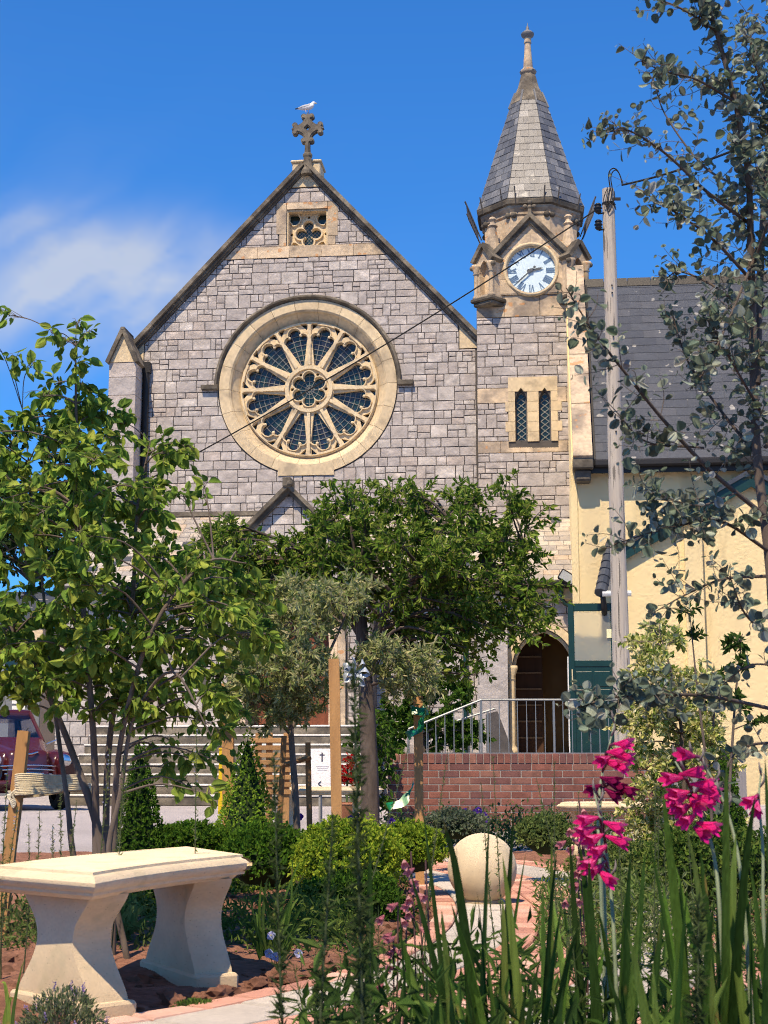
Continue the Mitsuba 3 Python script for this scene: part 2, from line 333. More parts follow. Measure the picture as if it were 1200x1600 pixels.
CH = thing('church', 'grey rubble stone church front with steep gable, wheel window and steps to its porch', 'church')
AX, AZ, SL = -.103, 12.93, 1.0756
def rake(u): return AZ - SL * abs(u - AX)
RC, RR = (-.03, 8.26), 1.80
q0, q1 = fac(448, 328), fac(512, 390); Q0, Q1 = fac(437, 318), fac(524, 400)
gable = Polygon([(-4.0, 1.0), (-4.0, rake(-4.0)), (AX, AZ), (3.45, rake(3.45)), (3.45, 1.0)])
hole = unary_union([circ(*RC, 1.62, 64), rect(*q0, *q1)])
put('gable_wall', G().prism(gable.difference(hole), .0, .5).xf(FR), 'mortar', CH)
GW = CH + '__gable_wall'
bz0, bz1 = facz(365, 406), facz(480, 384)
band = rect(-3, bz0, 3, bz1); frame_q = rect(Q0[0], bz1, Q1[0], Q0[1])
base_block = rect(facu(435, 735), facz(480, 743), facu(522, 735), 7.2)
kn = [Polygon([(s * .0 + u0, rake(u0)), (u1, rake(u1)), (u1, z), (u0, z)]) for u0, u1, z, s in ((-3.98, -3.4, 8.45, 0), (3.02, 3.45, 8.95, 0))]
rub = gable.buffer(-.10, join_style='mitre').intersection(rect(-3.99, 5.2, 3.5, 13)).difference(unary_union([circ(*RC, 1.82, 72), band, frame_q, base_block, rect(AX - .5, 12.45, AX + .5, 13)] + kn))
walling(GW, rub, 0, 3, limit=295)
# dressed bands, frame, kneelers
xs = np.linspace(-1.75, 1.55, 6)
for a, b in zip(xs[:-1], xs[1:]): put('dressed_stone', G().prism(rect(a + .004, bz0 + .004, b - .004, bz1 - .004).intersection(gable.buffer(-.12)), -.028, .02, (rng.rand(), 0, 0)).xf(FR), 'weathered', GW)
for p in (rect(Q0[0], bz1 + .006, q0[0], q1[1] + .35), rect(Q0[0] - .06, q1[1] + .356, q0[0], Q0[1]), rect(q1[0], bz1 + .006, Q1[0], q1[1] + .28), rect(q1[0], q1[1] + .286, Q1[0] + .05, Q0[1]), rect(q0[0] + .005, q0[1], q1[0] - .005, Q0[1]), rect(q0[0] + .005, bz1 + .006, q1[0] - .005, q1[1])):
    put('dressed_stone', G().prism(p.buffer(-.003, join_style='mitre').intersection(gable.buffer(-.12)), -.026, .02, (rng.rand(), 0, 0)).xf(FR), 'weathered', GW)
for p in kn + [Polygon([(AX - .3, 12.46), (AX + .3, 12.46), (AX, 12.8)])]: put('dressed_stone', G().prism(p.buffer(-.01), -.03, .02, (.6, 0, 0)).xf(FR), 'dressed', GW)
# raking copings
for s, u_end in ((-1, -3.72), (1, 3.42)):
    L = abs(u_end - AX) * math.hypot(1, SL); n = 7; dv = np.array([s, -SL]) / math.hypot(1, SL); nv = np.array([s * SL, 1]) / math.hypot(1, SL)
    for i in range(n):
        g = G()
        for (h0, h1, wa, wb) in ((-.015, .062, -.20, .55), (-.062, -.017, -.12, .5), (-.095, -.064, -.06, .1)):
            a, b = i * L / n + .003 + (0 if i else .04), (i + 1) * L / n - .003
            P = [np.array([AX, AZ]) + dv * t + nv * h for t, h in ((a, h0), (b, h0), (b, h1), (a, h1))]
            g.prism(Polygon(P), wa, wb, (.35 + .5 * rng.rand(), 0, 0))
        put('coping_stone', g.xf(FR), 'coping', CH)
# nave roof behind the gable
rf = G()
for s in (-1, 1):
    e = -4.3 if s < 0 else 3.9
    rf.add([(AX, .5, AZ - .12), (e, .5, AZ - .12 - SL * abs(e - AX)), (e, 16, AZ - .12 - SL * abs(e - AX)), (AX, 16, AZ - .12)], [[0, 1, 2, 3]], (.4, .2, 0))
put('nave_roof', rf.xf(FR), 'slate', CH)
put('nave_side_wall', G().box((-4.2, .5, 0), (-3.9, 16, 8.6), (.2, 0, 0)).xf(FR), 'stone', CH)
# ridge block and gable cross
g = G().box((AX - .28, -.02, 12.72), (AX + .30, .55, 13.0), (.5, 0, 0), .02).box((AX - .31, -.06, 13.0), (AX + .33, .6, 13.05), (.2, 0, 0), .015)
put('ridge_block', g.xf(FR), 'dressed', CH)
cx, cz = fac(480.9, 201.6, -.1); k = .31
body = sbox(-.30, -.30, .30, .30)
for sx in (-1, 1):
    for sz in (-1, 1): body = body.difference(affinity.scale(circ(sx * .265, sz * .265, .202, 40), 1, 1))
lob = []
for (dx, dz) in ((1, 0), (-1, 0), (0, 1), (0, -1)):
    px, pz = -dz, dx
    for s in (-1, 1): lob.append(circ(dx * .262 + px * s * .078, dz * .262 + pz * s * .078, .058))
    lob.append(Polygon([(dx * .25 + px * .05, dz * .25 + pz * .05), (dx * .335, dz * .335), (dx * .25 - px * .05, dz * .25 - pz * .05)]))
cross = unary_union([body] + lob).difference(Polygon([(-.05, 0), (0, .05), (.05, 0), (0, -.05)]))
cross = affinity.translate(unary_union([cross, rect(-.05, -.56, .05, -.25)]), cx, cz)
cg = G().prism(cross, -.15, -.03, (.3, 0, 0)).prism(cross.buffer(-.022), -.172, -.15, (.7, 0, 0))
put('gable_cross', cg.xf(FR), 'coping', CH)
cg = G().lathe([(.0, 0), (.135, 0), (.135, .08), (.10, .16), (.082, .36), (.10, .40), (.10, .44), (.07, .47), (.06, .56), (0, .56)], (cx, -.09, cz - .99), 8, (.4, 0, 0), math.pi / 8)
put('cross_base', cg.xf(FR), 'coping', CH)

# ---------------------------------------------------------------- wheel window
W = tag(CH + '__wheel_window', 'large round window of twelve lights in a cream stone ring'); S = 1.80 / 138
ring = [(1.80, .02), (1.80, -.035), (1.60, -.035), (1.565, .0), (1.55, .06), (1.41, .24), (1.40, .34), (1.34, .34)]
for i in range(22):
    a0, a1 = math.radians(360 * i / 22 + 1), math.radians(360 * (i + 1) / 22 + 1)
    if a0 > math.radians(254) and a1 < math.radians(287): pass
    gp = .0022; n = 5; V = []
    for t in np.linspace(a0 + gp, a1 - gp, n):
        V += [(RC[0] + r * math.cos(t), w, RC[1] + r * math.sin(t)) for r, w in ring]
    m = len(ring); F = [[i_ * m + j, i_ * m + j + 1, (i_ + 1) * m + j + 1, (i_ + 1) * m + j] for i_ in range(n - 1) for j in range(m - 1)]
    g = G().add(V, F, (rng.rand(), 0, 0))
    for e in (0, n - 1): g.add(V[e * m:(e + 1) * m], [[0, j, j + 1, j + 1] for j in range(1, m - 1)], (.5, 0, 0))
    put('voussoir', g.xf(FR), 'dressed', W)
put('sill_block', G().prism(base_block.difference(circ(*RC, 1.60, 64)), -.042, .02, (.7, 0, 0)).xf(FR), 'dressed', W)
# hood mould over the upper half, with level stops
hp = [(1.905, .0), (1.905, -.06), (1.88, -.11), (1.85, -.11), (1.82, -.04), (1.80, .0)]
ang = np.linspace(math.radians(1), math.radians(181), 49); V = [(RC[0] + r * math.cos(t), w, RC[1] + r * math.sin(t)) for t in ang for r, w in hp]; m = len(hp)
hg = G().add(V, [[i * m + j, i * m + j + 1, (i + 1) * m + j + 1, (i + 1) * m + j] for i in range(48) for j in range(m - 1)], (.55, 0, 0))
for x0, x1 in ((RC[0] - 2.16, RC[0] - 1.82), (RC[0] + 1.82, RC[0] + 2.14)): hg.box((x0, -.12, RC[1] - .03), (x1, .01, RC[1] + .07), (.1, 0, 0), .012)
put('hood_mould', hg.xf(FR), 'coping', W)
def pol(r, a): return (RC[0] + r * S * math.cos(a), RC[1] + r * S * math.sin(a))
lights, bosses, spand = [], [], []
for i in range(12):
    a = math.radians(15 + 30 * i); hw = math.radians(15)
    base = Polygon([pol(39, a - .062), pol(78, a - hw + 3.8 / 78), pol(78, a + hw - 3.8 / 78), pol(39, a + .062)])
    head = [circ(*pol(90, a), 9.0 * S, 24)] + [circ(*pol(81, a + s * .135), 7.0 * S, 20) for s in (-1, 1)] + [circ(*pol(77, a), 10 * S)]
    lights.append(unary_union([base] + head)); 
    for s in (-1, 1): bosses.append(pol(87.2, a + s * .105))
for i in range(12):
    a = math.radians(30 * i)
    for s in (-1, 1): spand.append(Polygon([pol(95, a + s * .045), pol(104, a + s * .045), pol(104, a + s * .13)]).buffer(.004))
hub = [circ(*pol(18.5, math.radians(30 + 60 * i)), 8.6 * S) for i in range(6)] + [circ(*RC, 15.5 * S)]
hubsp = [circ(*pol(26.5, math.radians(60 * i)), 2.6 * S) for i in range(6)]
trac = circ(*RC, 108 * S, 96).difference(unary_union(lights + spand + hub + hubsp))
rib = unary_union([LineString([pol(38, math.radians(30 * i)), pol(106, math.radians(30 * i))]).buffer(2.6 * S, cap_style='flat') for i in range(12)] + [circ(*RC, 106 * S, 96).difference(circ(*RC, 102.5 * S, 96)), circ(*RC, 37.5 * S, 64).difference(circ(*RC, 31.5 * S, 64))] +
    [unary_union(lights).buffer(2.6 * S).difference(unary_union(lights).buffer(.9 * S)).intersection(circ(*RC, 101 * S, 64).difference(circ(*RC, 72 * S, 64)))] + [unary_union(hub).buffer(2.4 * S).difference(unary_union(hub).buffer(.6 * S))])
tg = G().prism(trac.simplify(.0025), .20, .36, (.15, 0, 0)).prism(rib.intersection(trac).buffer(-.003).simplify(.0025), .145, .20, (.05, 0, 0))
put('tracery', tg.xf(FR), 'dressed', W)
for i, b in enumerate(bosses):
    s = trimesh.creation.icosphere(1, 2.6 * S); put('cusp_boss', G().add(s.vertices + [b[0], .19, b[1]], s.faces, (.1, 0, 0)).xf(FR), 'dressed', W, True)
gg, cm = G(), G()
for i in range(12):
    a0 = math.radians(30 * i)
    for j in range(4):
        for r0 in range(33, 105, 9):
            c = (rng.rand(), 0, 0); t = rng.uniform(-.006, .006, 4); r1 = r0 + 9
            P = [pol(r0, a0 + math.radians(7.5) * j), pol(r1, a0 + math.radians(7.5) * j), pol(r1, a0 + math.radians(7.5) * (j + 1)), pol(r0, a0 + math.radians(7.5) * (j + 1))]
            gg.add([(p[0], .30 + t[k], p[1]) for k, p in enumerate(P)], [[0, 1, 2, 3]], c)
    for j in range(4):
        aj = a0 + math.radians(3.75 + 7.5 * j) if j < 4 else 0
        p, q = pol(40, aj), pol(100, aj); cm.tube([(p[0], .285, p[1]), (q[0], .285, q[1])], .0075, 4)
    for r0 in (49, 57, 65, 73, 81, 89):
        P = [pol(r0, a0 + math.radians(t)) for t in (2, 8, 15, 22, 28)]; cm.tube([(p[0], .284, p[1]) for p in P], .0075, 4)
gg.add([(RC[0] + 30 * S * math.cos(t), .30, RC[1] + 30 * S * math.sin(t)) for t in np.linspace(0, 2 * math.pi, 24, False)], [[0, j, j + 1, j + 1] for j in range(1, 23)], (.4, 0, 0))
for i in range(12): p, q = pol(2, math.radians(30 * i)), pol(28, math.radians(30 * i)); cm.tube([(p[0], .285, p[1]), (q[0], .285, q[1])], .007, 4)
for r0 in (7, 14, 22): cm.tube([(*pol(r0, t),) for t in np.linspace(0, 2 * math.pi, 25)] if 0 else [(pol(r0, t)[0], .284, pol(r0, t)[1]) for t in np.linspace(0, 2 * math.pi, 25)], .0065, 4)
put('leaded_pane', gg.xf(FR), 'leaded_glass', W, kind='stuff'); put('lead_came', cm.xf(FR), 'came', W, kind='stuff')

# ---------------------------------------------------------------- quatrefoil window
QW = tag(CH + '__quatrefoil_window', 'small square window with four-lobed tracery high in the gable')
qc = ((q0[0] + q1[0]) / 2, (q0[1] + q1[1]) / 2 - .02); qh = abs(q1[0] - q0[0]) / 2
rv = G()
rv.prism(rect(*q0, *q1).buffer(.004).difference(rect(*q0, *q1).buffer(-.035, join_style='mitre')), .02, .40, (.8, 0, 0))
put('reveal', rv.xf(FR), 'dressed', QW)
L4 = [circ(qc[0] + .155 * dx, qc[1] + .165 * dz, .098) for dx, dz in ((1, 0), (-1, 0), (0, 1), (0, -1))]; L4 = unary_union(L4 + [Polygon([(qc[0] - .12, qc[1]), (qc[0], qc[1] + .12), (qc[0] + .12, qc[1]), (qc[0], qc[1] - .12)])])
cor = unary_union([circ(qc[0] + sx * .31, qc[1] + sz * .32, .125).difference(circ(qc[0] + sx * .43, qc[1] + sz * .16, .12)) for sx in (-1, 1) for sz in (-1, 1)])
side = unary_union([circ(qc[0] + dx * .355, qc[1] + dz * .36, .028) for dx, dz in ((1, 0), (-1, 0), (0, 1), (0, -1))])
tp = rect(qc[0] - qh, qc[1] - .42, qc[0] + qh, qc[1] + .44).difference(unary_union([L4.buffer(.004), cor, side]))
edge = unary_union([L4.buffer(.05).difference(L4.buffer(.012)), cor.buffer(.032).difference(cor.buffer(.006))]).intersection(tp)
put('tracery', G().prism(tp, .22, .34, (.2, 0, 0)).prism(edge.buffer(-.003), .17, .22, (.1, 0, 0)).xf(FR), 'dressed', QW)
put('glazing', G().prism(rect(qc[0] - qh, qc[1] - .42, qc[0] + qh, qc[1] + .42), .30, .33, (.3, 0, 0)).xf(FR), 'leaded_glass', QW)
lt = G()
for s in np.arange(-.4, .41, .08):
    for d in (-1, 1):
        p = LineString([(qc[0] + s - .3, qc[1] - .3 * d), (qc[0] + s + .3, qc[1] + .3 * d)]).intersection(L4)
        for l in getattr(p, 'geoms', [p]):
            if not l.is_empty: c_ = np.array(l.coords); lt.tube([(x, .295, z) for x, z in c_], .005, 4)
put('lead_came', lt.xf(FR), 'came', QW, kind='stuff')

# ---------------------------------------------------------------- left buttress with gablet
B = CH + '__buttress'; bl, br = facu(171, 560, -.6), facu(213, 560, -.6); zb = facz(195, 566, -.6); za = facz(197, 518, -.6); bm = (bl + br) / 2
put('buttress_core', G().box((bl + .02, -.58, 0), (br - .02, .05, zb), (.2, 0, 0)).prism(Polygon([(bl, zb), (br, zb), (bm, za)]), -.58, .2, (.6, 0, 0)).xf(FR), 'dressed', B)
z = 1.2
while z < zb - .05:
    h = min(rng.uniform(.28, .42), zb - z); put('stone', G().box((bl, -.605, z + .004), (br, -.1, z + h - .004), (rng.choice([.4, .5, .9]), 0, 0), .006).xf(FR), 'stone', B); z += h
put('drain_or_shade_pipe', G().tube([(br + .075, -.09, 1.0), (br + .075, -.09, zb + .05)], .07, 10).box((br + .0, -.16, zb - .1), (br + .16, -.005, zb + .12)).xf(FR), 'dark_metal', B, 40)  # added black pipe, standing in for the strip of shade beside the buttress
put('gablet_face', G().prism(Polygon([(bl + .01, zb), (br - .01, zb), (bm, za - .02)]), -.62, -.57, (.3, 0, 0)).xf(FR), 'dressed', B)
for s, xe in ((-1, bl - .01), (1, br + .01)):
    d = np.array([xe - bm, zb - .02 - za]); nn = np.array([-d[1], d[0]]) / np.hypot(*d) * (1 if s < 0 else -1) * -1
    if nn[1] < 0: nn = -nn
    P = [np.array([bm, za + .0]), np.array([bm, za + .0]) + d]; pg = Polygon([P[0] - nn * .02, P[1] - nn * .02, P[1] + nn * .055, P[0] + nn * .055])
    put('gablet_coping', G().prism(pg, -.70, .0, (.2, 0, 0)).xf(FR), 'coping', B)
put('gablet_finial', G().box((bm - .05, -.7, za + .0), (bm + .05, -.0, za + .08), (.3, 0, 0), .02).xf(FR), 'coping', B)
put('parapet', G().box((bl - .05, .1, zb - .1), (bl + .9, .8, za - .12), (.3, 0, 0)).box((bl - .1, .05, za - .12), (bl + .95, .85, za - .04), (.2, 0, 0), .015).xf(FR), 'coping', B)

# ---------------------------------------------------------------- narthex: lean-to roof, walls, porch, steps
N = tag(CH + '__narthex', 'low entrance range with pale lean-to slates below the gable'); NW, NT = -1.9, facz(300, 806, -.02); NE = facz(800, 908, NW - .2)
n0, n1 = -4.4, 5.2
put('abutment', G().box((n0, -.09, NT - .02), (3.44, .02, NT + .07), (.7, 0, 0)).box((3.30, -.40, 5.10), (5.2, -.28, 5.24), (.9, 0, 0)).xf(FR), 'coping', N)
put('roof_deck', G().add([(n0, 0, NT - .05), (n1, 0, NT - .05), (n1, NW - .22, NE - .05), (n0, NW - .22, NE - .05)], [[0, 1, 2, 3]], (.2, .9, 0)).xf(FR), 'slate', N)
gs = []; run = math.hypot(NW - .22, NT - NE); nrow = 15; rr = np.random.RandomState(4)
for i in range(nrow):
    t0, t1 = i / nrow, (i + 1.25) / nrow; x = n0 - rr.uniform(0, .2)
    while x < n1:
        w = rr.uniform(.17, .30); a = max(x + .004, n0); b = min(x + w - .004, n1); x += w
        if b - a < .05: continue
        tt = min(t1, 1.02); P = [(NW - .22) * (1 - t0), (NW - .22) * (1 - tt)] ; Z = [NE + (NT - NE) * t0, NE + (NT - NE) * tt]; l = .018 + rr.uniform(0, .008)
        V = [(a, P[0], Z[0] + l), (b, P[0], Z[0] + l), (b, P[1], Z[1]), (a, P[1], Z[1]), (a, P[0], Z[0] + l - .016), (b, P[0], Z[0] + l - .016)]
        gs.append(G().add(V, [[0, 1, 2, 3], [4, 5, 1, 0], [4, 0, 3, 3], [5, 2, 1, 1]], (rr.rand(), .9 if rr.rand() > .05 else .1, 0)).xf(FR))
pieces('slate', gs, 'slate', N, 290)
put('gutter', G().box((n0, NW - .36, NE - .13), (n1 - .05, NW - .22, NE - .01), None, .03).box((n0, NW - .20, NE - .10), (n1, NW, NE - .05)).xf(FR), 'dark_metal', N)
put('cornice', G().box((n0, NW - .14, NE - .34), (n1, NW + .05, NE - .12), (.3, 0, 0), .02).xf(FR), 'dressed', N)
ax0, ax1, az0, az1 = facu(801, 1045, NW), facu(899, 1045, NW), facz(800, 1046, NW), facz(846, 983, NW); am = (ax0 + ax1) / 2; FLZ = .95
def pointed(x0, x1, zs, zt, z0):
    h, hw = zt - zs, (x1 - x0) / 2; R = (h * h + hw * hw) / (2 * hw); t = np.linspace(0, math.acos((R - hw) / R), 12)
    l = [(x0 + R - R * math.cos(a), zs + R * math.sin(a)) for a in t]; r = [(x1 - R + R * math.cos(a), zs + R * math.sin(a)) for a in t[::-1]]
    return Polygon([(x0, z0)] + l + r[1:] + [(x1, z0)])
arch = pointed(ax0, ax1, az0, az1, .3)
dx0, dx1 = -.62, 1.25; dzs, dzt = 3.05, 3.95
NWall = rect(n0, 0, n1, NE - .3).difference(unary_union([arch, pointed(dx0, dx1, dzs, dzt, .3)]))
put('wall', G().prism(NWall, NW + .02, NW + .40, None).xf(FR), 'mortar', N)
walling(N + '__wall', NWall.buffer(-.01).difference(unary_union([arch.buffer(.16), pointed(dx0, dx1, dzs, dzt, .3).buffer(.3)])), NW + .02, 21, limit=150, hs=(.22, .36), ws=(.3, .6), tone=lambda r, c: r.choice([.72, .78, .95, .55]))
put('arch_moulding', G().prism(arch.buffer(.15).difference(arch.buffer(.012)).intersection(rect(0, .5, 9, 9)), NW - .05, NW + .3, (.2, 0, 0)).prism(arch.buffer(.02).difference(arch.buffer(-.05)).intersection(rect(0, .5, 9, 9)), NW + .08, NW + .2, (.6, 0, 0)).xf(FR), 'dressed', N, label='pale pointed arch of the side porch')
for x in (ax0 - .02, ax1 + .02): put('colonnette', G().lathe([(.0, FLZ), (.10, FLZ), (.10, FLZ + .1), (.055, FLZ + .16), (.055, az0 - .2), (.075, az0 - .18), (.06, az0 - .14), (.11, az0), (.11, az0 + .06), (0, az0 + .06)], (x, NW - .06, 0), 12, (.3, 0, 0)).xf(FR), 'dressed', N, 40)
# inside of the side porch
po = G().box((ax0 - .3, NW + 1.9, .5), (ax1 + .5, NW + 2.0, NE), None).box((ax1 + .45, NW + .4, .5), (ax1 + .5, NW + 1.9, NE)).box((ax0 - .35, NW + .4, .5), (ax0 - .3, NW + 1.9, NE)).box((ax0 - .35, NW + .4, az1 + .3), (ax1 + .5, NW + 2, az1 + .35))
put('porch_lining', po.xf(FR), 'porch_paint', N)
put('porch_floor', G().box((ax0 - .3, NW - .6, 0), (ax1 + .5, NW + 1.9, FLZ), (.2, .9, 0)).xf(FR), 'paving', N)
lx0, lx1 = ax0 - .05, am - .03
put('inner_door', G().box((lx0, NW + 1.2, FLZ), (lx1, NW + 1.26, az1 + .2)).xf(FR), 'dark_door', N)
for z in np.arange(FLZ + .3, az1 + .1, .30): put('door_rail', G().box((lx0 + .05, NW + 1.165, z), (lx1 - .02, NW + 1.2, z + .03), (.20, .13, .075)).xf(FR), 'paint', N)
# entrance porch: gable, arch, doors
PW = NW - .55; pa = fac(452, 762, PW); px = pa[0]; pe = px - .86; pz = facz(392, 836, PW); psl = (pa[1] - pz) / (px - pe)
pg = Polygon([(px - 1.55, .5), (px - 1.55, pa[1] - psl * 1.55), (px, pa[1]), (px + 1.55, pa[1] - psl * 1.55), (px + 1.55, .5)])
pa_open = pointed(px - .75, px + .75, 2.9, 3.95, .5)
P_ = tag(CH + '__entrance_porch', 'gabled stone entrance porch with brown coping, half hidden by the dark green tree')
put('wall', G().prism(pg.difference(pa_open), PW + .02, NW + .1).xf(FR), 'mortar', P_)
walling(P_ + '__wall', pg.buffer(-.06).difference(pa_open.buffer(.34)), PW + .02, 33, limit=80, hs=(.2, .34), tone=lambda r, c: r.choice([.75, .9, .6]))
put('roof', G().add([(px, PW, pa[1]), (px - 1.6, PW, pa[1] - psl * 1.6), (px - 1.6, 0, pa[1] - psl * 1.6), (px, 0, pa[1]), (px + 1.6, PW, pa[1] - psl * 1.6), (px + 1.6, 0, pa[1] - psl * 1.6)], [[0, 1, 2, 3], [0, 4, 5, 3]], (.3, .1, 0)).xf(FR), 'slate', P_)
for s in (-1, 1):
    dv = np.array([s, -psl]) / math.hypot(1, psl); nv = np.array([s * psl, 1]) / math.hypot(1, psl); g = G()
    for a, b, wa in ((-.09, -.02, -.10), (-.02, .05, -.20)): g.prism(Polygon([pa + nv * a, pa + nv * b, pa + dv * 2.1 + nv * b, pa + dv * 2.1 + nv * a]), PW + wa, PW + .25, (.12, 0, 0))
    put('coping', g.xf(FR), 'coping', P_)
put('apex_stone', G().box((px - .09, PW - .24, pa[1] - .02), (px + .07, PW + .2, pa[1] + .16), (.3, 0, 0), .02).box((px + .0, PW - .30, pa[1] + .0), (px + .11, PW - .1, pa[1] + .08), (.1, 0, 0), .02).xf(FR), 'coping', P_)
put('arch_ring', G().prism(pa_open.buffer(.30).difference(pa_open.buffer(.16)).intersection(rect(-9, 1.4, 9, 9)), PW - .06, PW + .1, (.2, 0, 0)).prism(pa_open.buffer(.15).difference(pa_open).intersection(rect(-9, 1.4, 9, 9)), PW - .02, PW + .2, (.9, 0, 0)).xf(FR), 'weathered', P_)
for x in (px - .74, px + .005): put('door', G().prism(pa_open.intersection(rect(x, 1.4, x + .735, 9)), PW + .55, PW + .62).xf(FR), 'door_wood', P_)
put('timber_brace', G().prism(LineString([(px - .7, 4.0), (px, 4.45), (px + .7, 4.0)]).buffer(.1), PW - .03, PW + .04).xf(FR), 'door_wood', P_)
# buttress strips and drainpipe on the lower wall
for xp, m in ((312, 'dressed'), (770, 'dressed')):
    u = facu(xp, 1080, NW - .3); hh = trimesh.convex.convex_hull(np.array([(u + a, b, c) for a in (-.27, .27) for b, c in ((NW - .35, 0), (NW - .35, 3.0), (NW + .02, 3.5), (NW + .02, 0))])); put('pier', G().add(hh.vertices, hh.faces, (.6, 0, 0)).xf(FR), 'stone', N)
ud = facu(727, 1040, NW - .1); put('drain_or_shade_pipe', G().tube([(ud, NW - .08, 0), (ud, NW - .08, NE - .15)], .04, 10).xf(FR), 'green_paint', N, 40)
us = facu(877, 925, NW - .3); ue = facu(905, 945, NW - .3)
put('swan_neck_pipe', G().tube([(us, NW - .25, NE - .1), (us, NW - .25, NE - .32), (us + .06, NW - .25, NE - .42), (ue - .1, NW - .25, NE - .50), (ue, NW - .25, NE - .62), (ue, NW - .25, .5)], .04, 10).xf(FR), 'green_paint', N, 40)
# steps
ST = tag(CH + '__front_steps', 'eight grey stone steps with white painted nosings'); s0, s1 = facu(120, 1200, -4), 1.55
for i in range(8):
    w = -5.1 + i * .30; z = .12 + .166 * (i + 1)
    put('step', G().box((s0, w, max(0, z - .168)), (s1, w + .33 if i < 7 else NW + .3, z - .028), (.3 + .3 * rng.rand(), 0, 0)).xf(FR), 'coping', ST)
    put('nosing', G().box((s0 - .01, w - .02, z - .028), (s1, w + .33 if i < 7 else NW + .3, z), (.66, .645, .61), .006).xf(FR), 'paint', ST)

# ---------------------------------------------------------------- herring gull on the cross
def skin(bones, edge, taub=10, squash=None):
    parts = []
    for (a, ra, b, rb) in bones:
        sp = [m3.Manifold.sphere(r, 20).translate(list(map(float, p))) for p, r in ((a, ra), (b, rb))]
        parts.append(m3.Manifold.batch_hull(sp))
    M = m3.Manifold.batch_boolean(parts, m3.OpType.Add).refine_to_length(edge).to_mesh()
    t = trimesh.Trimesh(M.vert_properties[:, :3], M.tri_verts); trimesh.smoothing.filter_taubin(t, iterations=taub); return t
gx, gz = fac(479.5, 176.5, -.1); GO = np.array([gx, -.10, gz])
SG = thing('seagull', 'white seagull with grey wings standing on top of the stone gable cross', 'bird')
def bird(m, c): return G().add((m.vertices * [1, 1, 1] + GO), m.faces, c).xf(FR)
body = skin([((-.08, 0, .115), .052, (.06, 0, .135), .062), ((.06, 0, .135), .062, (.105, 0, .155), .045), ((.105, 0, .155), .042, (.125, 0, .205), .032), ((.125, 0, .205), .032, (.138, 0, .213), .030), ((-.08, 0, .115), .05, (-.19, 0, .098), .014)], .012)
put('body', bird(body, (.80, .80, .79)), 'paint', SG, True)
for s in (-1, 1):
    wing = skin([((.055, s * .045, .15), .028, (-.08, s * .045, .125), .026), ((-.08, s * .045, .125), .024, (-.17, s * .02, .105), .010)], .012)
    wing.vertices[:, 1] = s * .052 + (wing.vertices[:, 1] - s * .052) * .6
    put('wing', bird(wing, (.42, .44, .47)), 'paint', SG, True)
    tip = skin([((-.15, s * .03, .112), .012, (-.245, s * .012, .098), .005)], .01); put('wing_tip', bird(tip, (.02, .02, .022)), 'paint', SG, True)
    put('leg', G().tube(np.array([(.005 + .02 * s, s * .025, .075), (.0 + .02 * s, s * .025, .03), (.01 + .02 * s, s * .025, .0)]) + GO, .0055, 6, (.55, .38, .33)).add(np.array([(.0, s * .025, .004), (.05, s * .045, .003), (.05, s * .01, .003)]) + GO, [[0, 1, 2]], (.55, .38, .33)).xf(FR), 'paint', SG)
    e = trimesh.creation.icosphere(1, .005); put('eye', G().add(e.vertices + GO + [.146, s * .026, .22], e.faces, (.02, .02, .02)).xf(FR), 'paint', SG)
bk = skin([((.160, 0, .21), .011, (.200, 0, .203), .006), ((.200, 0, .203), .006, (.207, 0, .196), .004)], .006, 3); put('beak', bird(bk, (.72, .52, .08)), 'paint', SG, True)
# ---------------------------------------------------------------- clock tower
TW = thing('clock_tower', 'slender stone clock tower with slate spire beside the church gable', 'tower'); tw = -.3
tl, tr = 3.385, 5.5; tz0 = facz(820, 495, tw); tz1 = facz(820, 461, tw); OX = facu(828, 310, tw) ; OCW = tw + 1.03; zE = facz(828, 308, tw)
lan = []
for xc in (814.5, 851.5):
    a, b = facu(xc - 9.5, 650, tw), facu(xc + 9.5, 650, tw); lan.append(pointed(a, b, facz(xc, 631, tw), facz(xc, 606, tw), facz(xc, 689, tw)))
LAN = unary_union(lan); wallp = rect(tl, 4.2, tr, tz0)
put('wall', G().prism(wallp.difference(LAN), tw + .0, tw + .5).box((tl + .003, tw + .5, 3.5), (tr, tw + 2.1, tz1)).xf(FR), 'mortar', TW)
bandT = rect(tl, facz(780, 630, tw), tr, facz(780, 607, tw)); bandB = rect(tl, facz(780, 708, tw), tr, facz(780, 690, tw))
surr = unary_union([LAN.buffer(.13, join_style='mitre'), rect(facu(798, 650, tw), facz(830, 690, tw), facu(868, 650, tw), facz(830, 600, tw))])
walling(TW + '__wall', wallp.difference(unary_union([surr, bandT, bandB])), tw, 8, limit=250, hs=(.16, .30), ws=(.22, .52), tone=lambda r, c: r.choice([.1, .3, .45, .6, .9]))
for bp in (bandT, bandB):
    x = tl
    while x < tr:
        w = rng.uniform(.4, .8); p = rect(x + .004, bp.bounds[1] + .004, min(x + w, tr) - .004, bp.bounds[3] - .004).difference(surr.buffer(.005)); x += w
        if p.area > .005: put('dressed_stone', G().prism(p, tw - .022, tw + .02, (rng.rand(), 0, 0)).xf(FR), 'weathered', TW + '__wall')
LW = []
for k in range(5):                                       # jamb stones round the lancets
    z0_ = facz(830, 690, tw) + k * .20
    for x0, x1 in ((surr.bounds[0] - (.06 if k % 2 else 0), lan[0].bounds[0]), (lan[0].bounds[2], lan[1].bounds[0]), (lan[1].bounds[2], surr.bounds[2] + (.08 if k % 2 else 0))):
        p = rect(x0, z0_ + .003, x1, z0_ + .197).difference(LAN); put('jamb_stone', G().prism(p, tw - .028, tw + .1, (rng.rand(), 0, 0)).xf(FR), 'dressed', TW)
